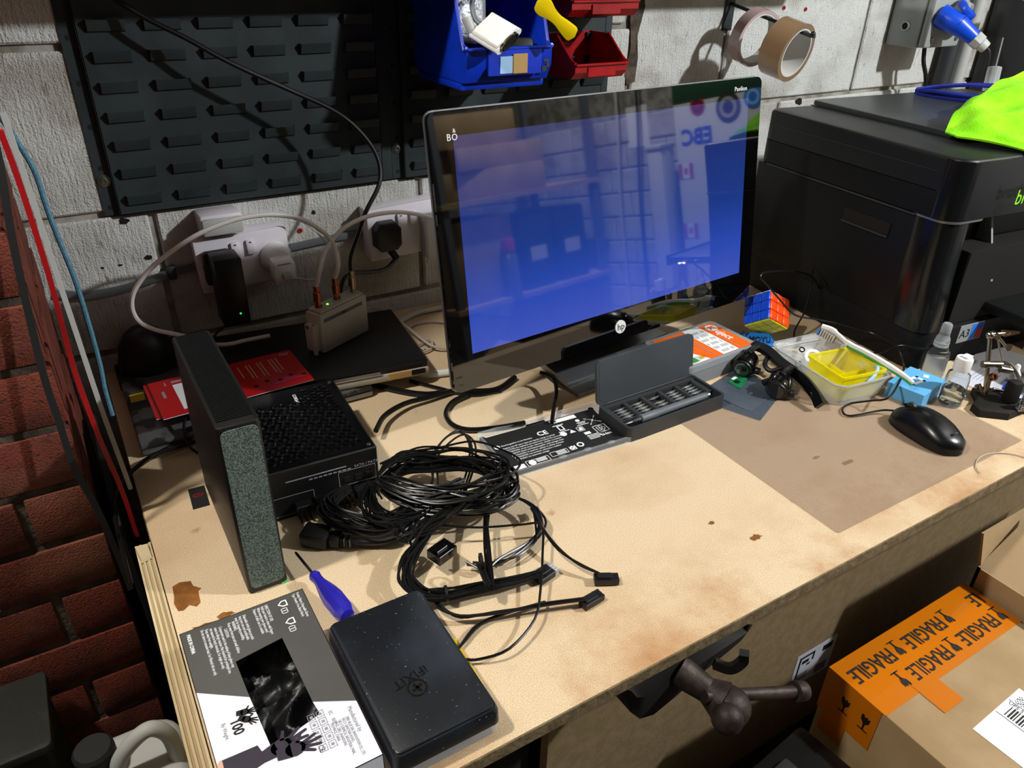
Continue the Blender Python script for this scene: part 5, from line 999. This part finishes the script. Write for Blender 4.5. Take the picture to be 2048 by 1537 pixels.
# ================================================================ BOTTLES
def bottle(name, label, loc, prof, prof_in):
    t = thing(name, label, 'bottle', loc); bm = lathe(prof, 28); part('bottle', bm, 'bottle_clear', t); return t
sb1 = bottle('spray_bottle', 'clear spray bottle with a frosted pump cap beside the printer', (1.192, .583, 0), [(0, .0), (.0165, .0005), (.0178, .003), (.0178, .046), (.0165, .054), (.010, .060), (.0095, .0615), (.0085, .0615), (.009, .0595), (.0155, .053), (.0168, .046), (.0168, .004), (0, .003)], 0)
part('collar', lathe([(.0118, .060), (.0118, .063), (.0108, .0635), (.0118, .065), (.0118, .067), (.0108, .0675), (.0115, .069), (.0105, .075), (.0085, .078), (.0082, .081)], 24), 'frosted', sb1); part('pump_cap', lathe([(.0078, .081), (.0082, .083), (.0078, .098), (.006, .1005), (0, .101)], 24), 'frosted', sb1)
part('paper_label', loft([[V((.0181 * math.cos(a), .0181 * math.sin(a), z)) for a in [R(150 + 180 * i / 16) for i in range(17)]] for z in (.008, .044)], False), 'frosted', sb1); part('label_print', loft([[V((.0183 * math.cos(a), .0183 * math.sin(a), z)) for a in [R(262 + 30 * i / 6) for i in range(7)]] for z in (.012, .0135)], False), 'grey_print', sb1)
sb2 = bottle('flip_cap_bottle', 'clear bottle half full of liquid with a white flip cap', (1.138, .515, 0), [(0, .0), (.0155, .0005), (.0172, .003), (.0172, .046), (.016, .055), (.0105, .060), (.0095, .062), (.0085, .062), (.0095, .0595), (.015, .0545), (.0162, .046), (.0162, .0045), (0, .0035)], 0)
part('liquid', lathe([(0, .0038), (.0158, .005), (.0158, .030), (0, .030)], 24), 'liquid', sb2); part('flip_cap', lathe([(.0122, .0615), (.0124, .063), (.0124, .081), (.0115, .083), (.0, .083)], 28), 'white_gloss', sb2); part('cap_spout', bx(-.004, .012, -.006, .006, .0831, .0858, .0015), 'white_gloss', sb2)
dp = thing('dropper_bottle', 'tiny white-capped dropper bottle with a blue label behind the helping hand', 'bottle', (1.250, .485, .0014))
part('bottle', lathe([(0, 0), (.0095, .0005), (.0100, .002), (.0100, .022), (.006, .026), (.006, .028)], 20), 'frosted', dp); part('label', lathe([(.0102, .006), (.0102, .020)], 20), 'cube_blue', dp); part('cap', lathe([(.0085, .028), (.0088, .029), (.0085, .038), (.0045, .045), (.004, .052), (.0025, .054), (0, .054)], 20), 'white_gloss', dp)
# ================================================================ HELPING HAND
hh = thing('helping_hand', 'cast iron and brass helping-hand clamp stand at the right side', 'clamp stand', (1.185, .46, 0), -20)
part('iron_base', prism([(-.046, -.008), (-.006, -.024), (.03, -.012), (.06, -.02), (.065, .0), (.03, .03), (.022, .058), (-.006, .058), (-.02, .03), (-.044, .012)], 0, .013, .004), 'iron_dark', hh)
part('base_post', bx(.008, .026, -.002, .016, .013, .05, .003), 'iron_dark', hh)
part('sponge_strip', bx(.014, .034, -.017, -.008, .013, .047, .001), 'foil', hh, (.0, .0, .0), (R(10), 0, 0))
PA, PB = V((.0095, .047, .012)), V((-.0015, .066, .102)); PM = PA.lerp(PB, .48); PL = PA.lerp(PB, .1)
part('pillar', cyl(PA, PB, .0036), 'nickel', hh); part('top_swivel', sphere(.0066, PB), 'nickel', hh)
part('cross_arm', cyl(PB + V((-.006, 0, .002)), PB + V((.03, -.004, .003)), .0028), 'nickel', hh); part('swivel_nut', cyl(PB + V((.008, -.008, .0)), PB + V((.008, .006, .0)), .0055, n=8), 'nickel', hh)
part('croc_clip', loft([[PB + V((.022, -.006, -.002)), PB + V((.022, .004, -.002)), PB + V((.022, .004, .006)), PB + V((.022, -.006, .006))], [PB + V((.048, -.006, .002)), PB + V((.048, -.003, .002)), PB + V((.048, -.003, .005)), PB + V((.048, -.006, .005))]]), 'brass', hh)
part('wing_screw', cyl(PB + V((.014, -.002, -.003)), PB + V((.03, -.006, -.018)), .0022), 'nickel', hh); part('wing', lathe([(.006, 0), (.006, .002)], 16), 'nickel', hh, PB + V((.034, -.008, -.02)), (R(80), R(20), 0))
part('thin_rod', cyl(PB + V((.012, -.004, -.004)), PM + V((.018, -.006, .006)), .0016), 'steel', hh)
part('lower_clamp', cyl(PM + V((-.010, 0, 0)), PM + V((.02, -.006, 0)), .0055), 'nickel', hh); part('lower_clamp', cyl(PM + V((.014, -.012, -.004)), PM + V((.03, -.018, -.006)), .006), 'nickel', hh)
part('tube_arm', tube([PM + V((.02, -.004, .004)), PM + V((.03, -.014, .002)), PM + V((.036, -.03, -.012)), PM + V((.034, -.045, -.02))], .003), 'nickel', hh)
part('side_post', cyl(PL + V((-.012, -.016, -.006)), PL + V((-.012, -.012, .024)), .0036), 'brass', hh); part('side_ring', ringm(.0035, .0058, 0, .006, 16), 'copper', hh, PL + V((-.012, -.016, .024)), (R(60), 0, 0))
part('side_clip', cyl(PL + V((-.008, -.022, .004)), PL + V((.018, -.03, .002)), .0036, .001), 'nickel', hh); part('side_clip', cyl(PL + V((-.026, -.012, .010)), PL + V((-.018, -.02, -.008)), .0022), 'brass', hh); part('side_knob', sphere(.0042, PL + V((-.026, -.01, .004))), 'nickel', hh)
# paper and roll near printer
tag(part('paper_sheet', prism([(0, 0), (.20, .02), (.19, .135), (-.0, .125)], 0, .0008), 'paper', None, (1.232, .4445, .0004), (0, 0, R(8))), 'sheets of pale grey paper lying in front of the printer', 'paper')
part('print', quads([(.03, .10 - .01 * (i % 3), .10 - i * .006, .101 - i * .006) for i in range(6)]), 'grey_print', bpy.data.objects['paper_sheet'], (0, 0, .0009))
tag(part('paper_slip', prism([(0, 0), (.07, .012), (.062, .05), (-.004, .036)], 0, .0008), 'white_print', None, (1.222, .432, .0018), (R(-4), 0, R(4))), 'small white slip of paper beside the helping-hand base', 'paper')
tag(part('tape_reel', lathe([(.0, 0), (.026, .0), (.028, .003), (.028, .04), (.026, .043), (0, .043)], 28), 'light_grey', None, (1.445, .535, .002)), 'pale grey roll under the printer tray at the right edge', 'roll')

# ================================================================ MOUSE
mu = thing('computer_mouse', 'black wired computer mouse on the clear plastic sheet', 'mouse', (1.018, .4775, .0016), -5)
rings = []
n = 20
for t in [i / 14 for i in range(15)]:
    y = .0585 - t * .117; e_ = math.sqrt(max(0.0, 1 - abs(2 * t - 1) ** 4.5)) if 0 < t < 1 else .12
    w_ = (.0275 + .003 * math.sin((t - .1) * 3.2)) * max(e_, .12); h_ = (.016 + .021 * math.sin(min(1, t * 1.12 + .06) * PI * .86)) * (.35 + .65 * max(e_, .05))
    rings.append([V((w_ * math.copysign(abs(math.cos(a)) ** .72, math.cos(a)), y, .001 + (h_ * abs(math.sin(a)) ** .8 if math.sin(a) > 0 else 0))) for a in [2 * PI * k / n for k in range(n)]])
part('shell', loft(rings), 'black_plastic', mu, ang=60); mu.children[0].data.materials[0] = mat('mouse_black', '#0b0c0e', .28, spec=.5)
part('scroll_wheel', cyl((-.003, .033, .030), (.003, .033, .030), .0075, n=20, bev=.001), 'dark_grey', mu)
part('wheel_slot', bx(-.0045, .0045, .022, .045, .0275, .0305, .002), 'black_gloss', mu)
part('badge', ringm(.0026, .0048, 0, .0008, 20), 'silver', mu, (0, -.040, .0268), (R(-38), 0, 0)); part('badge_core', lathe([(.0014, 0), (.0014, .0008)], 12), 'silver', mu, (0, -.040, .0268), (R(-38), 0, 0))
mi = Matrix.Rotation(R(5), 4, 'Z') @ Matrix.Translation(-V(mu.location))
part('cable', tube([mi @ V((1.0225, .535, .011)), mi @ V((1.010, .548, .008))] + [mi @ V(p) for p in PT['mouse'][2:]], .0016), 'wire_black', mu)
for nm, pts, lab in (('black_lead', [(1.151, .70, .004), (1.155, .66, .02), (1.163, .632, .045), (1.19, .60, .046), (1.235, .5955, .062)], 'thin black lead draped along the foot of the printer'), ('black_lead', [(1.165, .80, .09), (1.158, .83, .12), (1.15, .82, .08), (1.12, .80, .05), (1.09, .79, .02), (1.075, .77, .003)], 'thin black lead looping beside the puzzle cube')):
    rebase(tag(part(nm, tube(pts, .0016), 'wire_black'), lab, 'cable'), pts[0])
sh = thing('string_loop', 'thin pale string loop stuck across the corner of the plastic sheet', 'string', (1.03, .393, .0018))
part('string', tube([V((.065, -.028, 0)), V((.05, -.005, 0)), V((.025, .008, 0)), V((.0, .009, 0)), V((-.022, .0, 0)), V((-.032, -.012, 0))], .0008, 6), 'cream_plastic', sh)

# ================================================================ VICE
vi = thing('bench_vice', 'old rusty bench vice under the front edge of the bench', 'vice', (.43, .37, -.006))
def W(x, y, z): return V((x - .45, y - .37, z + .02))
part('body', loft([[W(x, y, z) for y, z in ((.45, -.034), (.362, -.034), (.354, -.03 * k - .021), (.36, -.07 * k - .021), (.45, -.078 * k - .021))] for x, k in ((.385, .2), (.395, .75), (.41, 1.05), (.43, 1.15), (.46, 1.0), (.49, .8), (.53, .6), (.548, .5), (.553, .2))]), 'iron_dark', vi)
part('screw_neck', cyl(W(.458, .362, -.05), W(.472, .333, -.058), .017, .0135, 20), 'iron', vi)
part('flare', cyl(W(.472, .333, -.058), W(.479, .318, -.062), .0135, .021, 20), 'iron', vi); part('boss', sphere(.0225, W(.482, .310, -.065), 24, (1, 1, .92)), 'iron', vi); part('boss_cap', sphere(.0165, W(.468, .299, -.061), 20), 'iron', vi)
part('handle_bar', cyl(W(.46, .325, -.052), W(.574, .296, -.086), .0068, n=14), 'iron', vi); part('bar_end', cyl(W(.571, .297, -.085), W(.585, .2935, -.089), .0115, .0105, 16, .002), 'iron', vi)
part('release_lever', tube([W(.50, .352, -.055), W(.513, .34, -.058), W(.522, .334, -.045), W(.519, .333, -.03)], 0, flat=(.005, .004)), 'iron_dark', vi)

# ================================================================ FLOOR ITEMS
cb = thing('fragile_box', 'sealed cardboard box with orange fragile tape below the bench', 'cardboard box', (.877, .105, FZ), 0)
BT = -.2 - FZ
part('carton', bx(-.152, .152, -.25, .25, 0, BT, .004), 'cardboard', cb)
part('fragile_tape', bx(-.153, .153, .165, .2505, BT + .0001, BT + .0006), 'orange_tape', cb)
part('fragile_tape', bx(-.1532, -.1521, .17, .2505, BT - .075, BT), 'orange_tape', cb); part('fragile_tape', bx(-.1534, -.1522, .205, .24, BT - .11, BT), 'orange_tape', cb)
part('tape_strip', bx(-.085, -.045, .13, .2, BT + .0007, BT + .0011), 'orange_tape', cb)
def glass(x, y, s, z, rz):
    return part('glass_symbol', union(poly([(-.4 * s, 0), (.4 * s, 0), (.4 * s, .1 * s), (-.4 * s, .1 * s)], 0), poly([(-.06 * s, 0), (.06 * s, 0), (.06 * s, .7 * s), (-.06 * s, .7 * s)], 0), poly([(-.06 * s, .6 * s), (.06 * s, .6 * s), (.32 * s, .95 * s), (.34 * s, 1.4 * s), (.18 * s, 1.25 * s), (.08 * s, 1.45 * s), (-.06 * s, 1.22 * s), (-.2 * s, 1.5 * s), (-.34 * s, 1.4 * s), (-.32 * s, .95 * s)], 0)), 'ink', cb, (x, y, z), (0, 0, rz))
for y, x0 in ((.1755, .125), (.2105, .165)):
    for k in range(3):
        x = x0 - k * .112
        if -.16 < x - .075:
            text('FRAGILE' if x < .15 else 'LE', .031, 'ink', cb, (min(x, .145) , y + .022, BT + .0013), (0, 0, PI), sx=.72, bold=.0003)
        if -.14 < x + .014 < .15: glass(x + .012, y + .026, .0165, BT + .0013, PI)
for y in (.185, .215): o = glass(0, 0, .018, 0, 0); o.location = (-.1538, y, BT - .05); o.rotation_euler = (R(90), 0, R(-90))
lbl = part('address_label', bx(-.052, .052, -.065, .045, 0, .0004), 'white_print', cb, (-.005, .06, BT + .0002), (0, 0, R(4)))
part('barcode', quads([(-.042 + i * .0034, -.042 + i * .0034 + (.0022 if i % 3 else .0012), -.012, .008) for i in range(25)]), 'ink', lbl, (0, 0, .0005)); part('code_block', quads([(-.045 + .002 * (i % 9), -.0435 + .002 * (i % 9), .018 + .002 * (i // 9), .0195 + .002 * (i // 9)) for i in range(72) if (i * 7 + i // 5) % 3]), 'mid_grey', lbl, (0, 0, .0005))
part('rule', quads([(-.05, .05, -.016, -.0152), (-.05, .05, .0155, .0163)]), 'navy_ink', lbl, (0, 0, .0005)); text('UPS STANDARD', .0075, 'navy_ink', lbl, (-.048, .0095, .0006), sx=1.0); text('GB', .012, 'navy_ink', lbl, (-.018, .022, .0006), bold=.0003)
lbl.rotation_euler = (0, 0, R(-88)); lbl.location = (-.009, .05, BT + .0002)
ob_ = thing('open_box', 'open empty cardboard box with raised flaps beyond the fragile box', 'cardboard box', (1.22, .12, FZ), 0)
OT = -.165 - FZ
part('box_wall', bx(-.185, -.18, -.24, .23, 0, OT), 'cardboard', ob_); part('box_wall', bx(-.185, .25, .225, .23, 0, OT), 'cardboard', ob_); part('box_wall', bx(.245, .25, -.24, .23, 0, OT), 'cardboard', ob_); part('box_wall', bx(-.185, .25, -.24, -.235, 0, OT), 'cardboard', ob_); part('base', bx(-.185, .25, -.24, .23, 0, .005), 'cardboard_dark', ob_)
part('flap', bx(0, .004, -.24, .23, 0, .12), 'cardboard', ob_, (-.183, 0, OT), (0, R(62), 0)); part('flap', bx(-.18, .245, 0, .004, 0, .055), 'cardboard', ob_, (0, .228, OT), (R(-14), 0, 0))
kb = thing('black_case', 'black hard case standing on the floor between the bench and the fragile box', 'case', (.615, .21, FZ), 6)
part('body', bx(-.095, .085, -.2, .13, 0, .5, .008, 2), 'black_plastic', kb); part('lid_panel', bx(-.075, .02, -.18, .11, .5005, .51, .004), 'dark_grey', kb); part('ridge', bx(-.028, -.024, -.18, .11, .5102, .512), 'iron_dark', kb)
tag(part('cardboard_offcut', bx(-.03, .03, -.06, .06, 0, .2), 'cardboard_dark', None, (.435, .34, FZ), (0, 0, R(10))), 'cardboard piece on the floor below the bench vice', 'cardboard')
jc = thing('jerrycan', 'white plastic jerrycan with a black cap under the left end of the bench', 'jerrycan', (-.07, .635, FZ), 0)
JT = .605
part('body', prism(rrect(-.06, .044, -.07, .07, .03), 0, JT, .02, 3), 'jerry_white', jc)
part('handle', tube([V((-.028, 0, JT - .005)), V((-.02, .0, JT + .03)), V((.0, 0, JT + .052)), V((.018, 0, JT + .057)), V((.031, 0, JT + .035)), V((.033, 0, JT - .01))], .0085, 12), 'jerry_white', jc)
part('neck', lathe([(.018, 0), (.018, .02)], 20), 'jerry_white', jc, (-.042, .022, JT - .012)); part('cap', lathe([(.02, 0), (.021, .004), (.021, .024), (.018, .028), (0, .028)], 16), 'black_matte', jc, (-.042, .022, JT + .012))
dc = thing('dark_drum', 'grimy dark metal bin standing by the brick pier at lower left', 'drum', (-.265, .772, FZ), 0)
part('body', prism(rrect(-.12, .105, -.055, .055, .006), 0, .60, .004), 'dark_can', dc); part('lid', prism(rrect(-.125, .11, -.059, .059, .008), .6005, .612, .003), 'dark_can', dc)
# ================================================================ REST OF THE ROOM (seen in the monitor's reflection)
struct(part('ceiling', bx(-1.3, 2.6, -2.4, 1.4, 1.75, 1.8), 'ceiling_board'))
wr = struct(part('wall_right', bx(2.5, 2.6, -2.4, 1.265, FZ, 1.75), 'mortar_paint'))
b0 = None
for i in range(-3, 6):
    z = -.1 + i * .108
    y = -2.3 + (.115 if i % 2 else 0)
    while y < .3:
        if b0 is None: b0 = part('block', bx(-.006, .004, -.11, .11, -.0495, .0495, .003, 1), 'paint_block', wr, (2.5, y, z))
        else: o = copies(b0, wr); o.location = (2.5, y, z)
        y += .23
sf = thing('wall_shelf', 'plain wooden shelf on the wall just above the storage bins', 'shelf', (.72, 1.257, .628))
part('shelf_board', bx(-.78, .78, -.205, 0, 0, .018), 'mdf', sf)
for x in (-.6, 0, .6): part('bracket', bx(x - .01, x + .01, -.15, 0, .0185, .16), 'black_metal', sf)
for l, r_, pw, cl in LAMPS:
    t = thing('batten_light', 'ceiling batten light %s' % ('over the right side of the room' if l[0] > 1 else 'over the left end of the bench'), 'light', (l[0], l[1], 1.75))
    part('housing', bx(-.2, .2, -.03, .03, -.05, 0, .006), 'lamp_housing', t); part('cord', cyl((0, 0, -.05), (0, 0, -.12), .004), 'white_cable', t)
ps_ = thing('square_post', 'white painted square post in front of the side wall', 'post', (2.40, -.53, FZ))
part('post', bx(-.04, .04, -.04, .04, 0, 1.12, .006), 'white_paint', ps_); part('cap', bx(-.045, .045, -.045, .045, 1.1205, 1.14, .004), 'white_paint', ps_)
dr_ = thing('locker_door', 'white locker door covered in round and square stickers', 'locker', (2.42, -.22, FZ))
part('door', bx(0, .04, -.24, .24, .2, 1.28, .004), 'white_paint', dr_); part('top_rail', bx(-.002, .04, -.24, .24, 1.2805, 1.42, .003), 'green_wood', dr_); part('plinth', bx(0, .04, -.24, .24, 0, .1995), 'dark_grey', dr_)
SR = (R(90), 0, R(-90))
def stick(bm, m, y, z): return part('sticker', bm, m, dr_, (-.0012, y, z), SR)
text('EBC', .085, 'cube_blue', dr_, (-.0012, -.06, 1.12), SR, bold=.003)
for y, z, r, m, m2 in ((-.12, 1.26, .035, 'red_card', 'navy_ink'), (.02, 1.235, .055, 'dark_grey', 'light_grey'), (.13, 1.255, .04, 'stand_blue', 'pale_blue'), (-.14, 1.38, .03, 'white_print', 'ink')):
    stick(lathe([(r, 0), (r, .0006)], 28), m, y, z); part('sticker_mark', ringm(r * .45, r * .7, 0, .0004, 24), m2, dr_, (-.002, y, z), SR)
for k, (y, z) in enumerate(((-.2, 1.02), (-.2, .78))):
    stick(quads([(-.035, .035, -.03, .03)]), 'white_print', y, z); part('sticker_mark', quads([(-.035, -.018, -.03, .03), (.018, .035, -.03, .03), (-.008, .008, -.012, .012)]), 'red_card', dr_, (-.002, y, z), SR)
st = thing('storage_rack', 'shelving rack of boxes on the far side of the room', 'rack', (1.95, -1.12, FZ))
for x in (-.42, .40):
    for y in (-.22, .2): part('upright', bx(x, x + .03, y, y + .03, 0, 1.5), 'mid_grey', st)
for z in (.25, .60, 1.02): part('shelf', bx(-.43, .44, -.23, .24, z, z + .02), 'cardboard', st)
def carton(label, x, y, z, w, d, h, rz=0):
    t = thing('storage_carton', label, 'cardboard box', (x, y, z), rz, 'cartons on the storage rack')
    part('carton', bx(-w / 2, w / 2, -d / 2, d / 2, 0, h, .003), 'cardboard', t); part('seam_tape', bx(-w / 2 - .0006, w / 2 + .0006, -.02, .02, h * .4, h + .0006), 'tan_card', t); return t
carton('wide flat carton on the upper rack shelf under the small one', 1.85, -1.10, FZ + 1.041, .50, .36, .11, 6)
carton('flat carton stacked in the middle of the upper rack shelf', 1.88, -1.10, FZ + 1.152, .48, .34, .09, -4)
carton('smaller carton on top of the stack on the upper rack shelf', 1.80, -1.10, FZ + 1.243, .40, .30, .13, 3)
carton('large plain carton at the left of the middle rack shelf', 1.735, -1.10, FZ + .621, .30, .34, .34, 0)
for x, lab in ((2.00, 'black plastic crate with a paper label beside the plain carton'), (2.20, 'black plastic crate with a paper label at the right of the rack')):
    t = thing('black_crate', lab, 'crate', (x, -1.06, FZ + .621), 0, 'black crates on the storage rack')
    part('crate', bx(-.09, .09, -.15, .15, 0, .32, .01), 'black_plastic', t)
    part('paper_label', bx(-.045, .045, .151, .1515, .12, .18), 'paper', t)
sc_ = thing('spray_can', 'spray can with a red cap on the storage rack', 'spray can', (1.83, -.90, FZ + .621))
part('can', lathe([(.033, 0), (.033, .16), (.025, .18), (.015, .185)], 24), 'silver', sc_); part('cap', lathe([(.028, .186), (.028, .23), (.024, .24), (0, .24)], 24), 'red_card', sc_)
tag(part('paper_notice', bx(-.001, 0, -.06, .06, 0, .17), 'white_print', None, (2.4925, -.72, .36)), 'white paper notice hanging on the side wall', 'paper')
for y, lab in ((-.80, 'pale cable hanging down the side wall'), (-.68, 'dark cable hanging down the side wall')):
    tag(part('hanging_cable', tube([(2.47, y, .9), (2.465, y - .01, .5), (2.47, y - .05, .1), (2.47, y - .06, -.5)], .006), 'white_cable' if y < -.7 else 'wire_black'), lab, 'cable')

# printed marks too fine to pick apart are one joined part each
for o in bpy.data.objects:
    if o.parent and o.type == 'MESH' and o.name.split('.')[0] in ('print', 'mark', 'icon', 'outline', 'table_print', 'barcode', 'code_block', 'pins', 'rule', 'drawing', 'stain', 'sticker_mark', 'ribbed_top', 'hand_print'): o['kind'] = 'stuff'
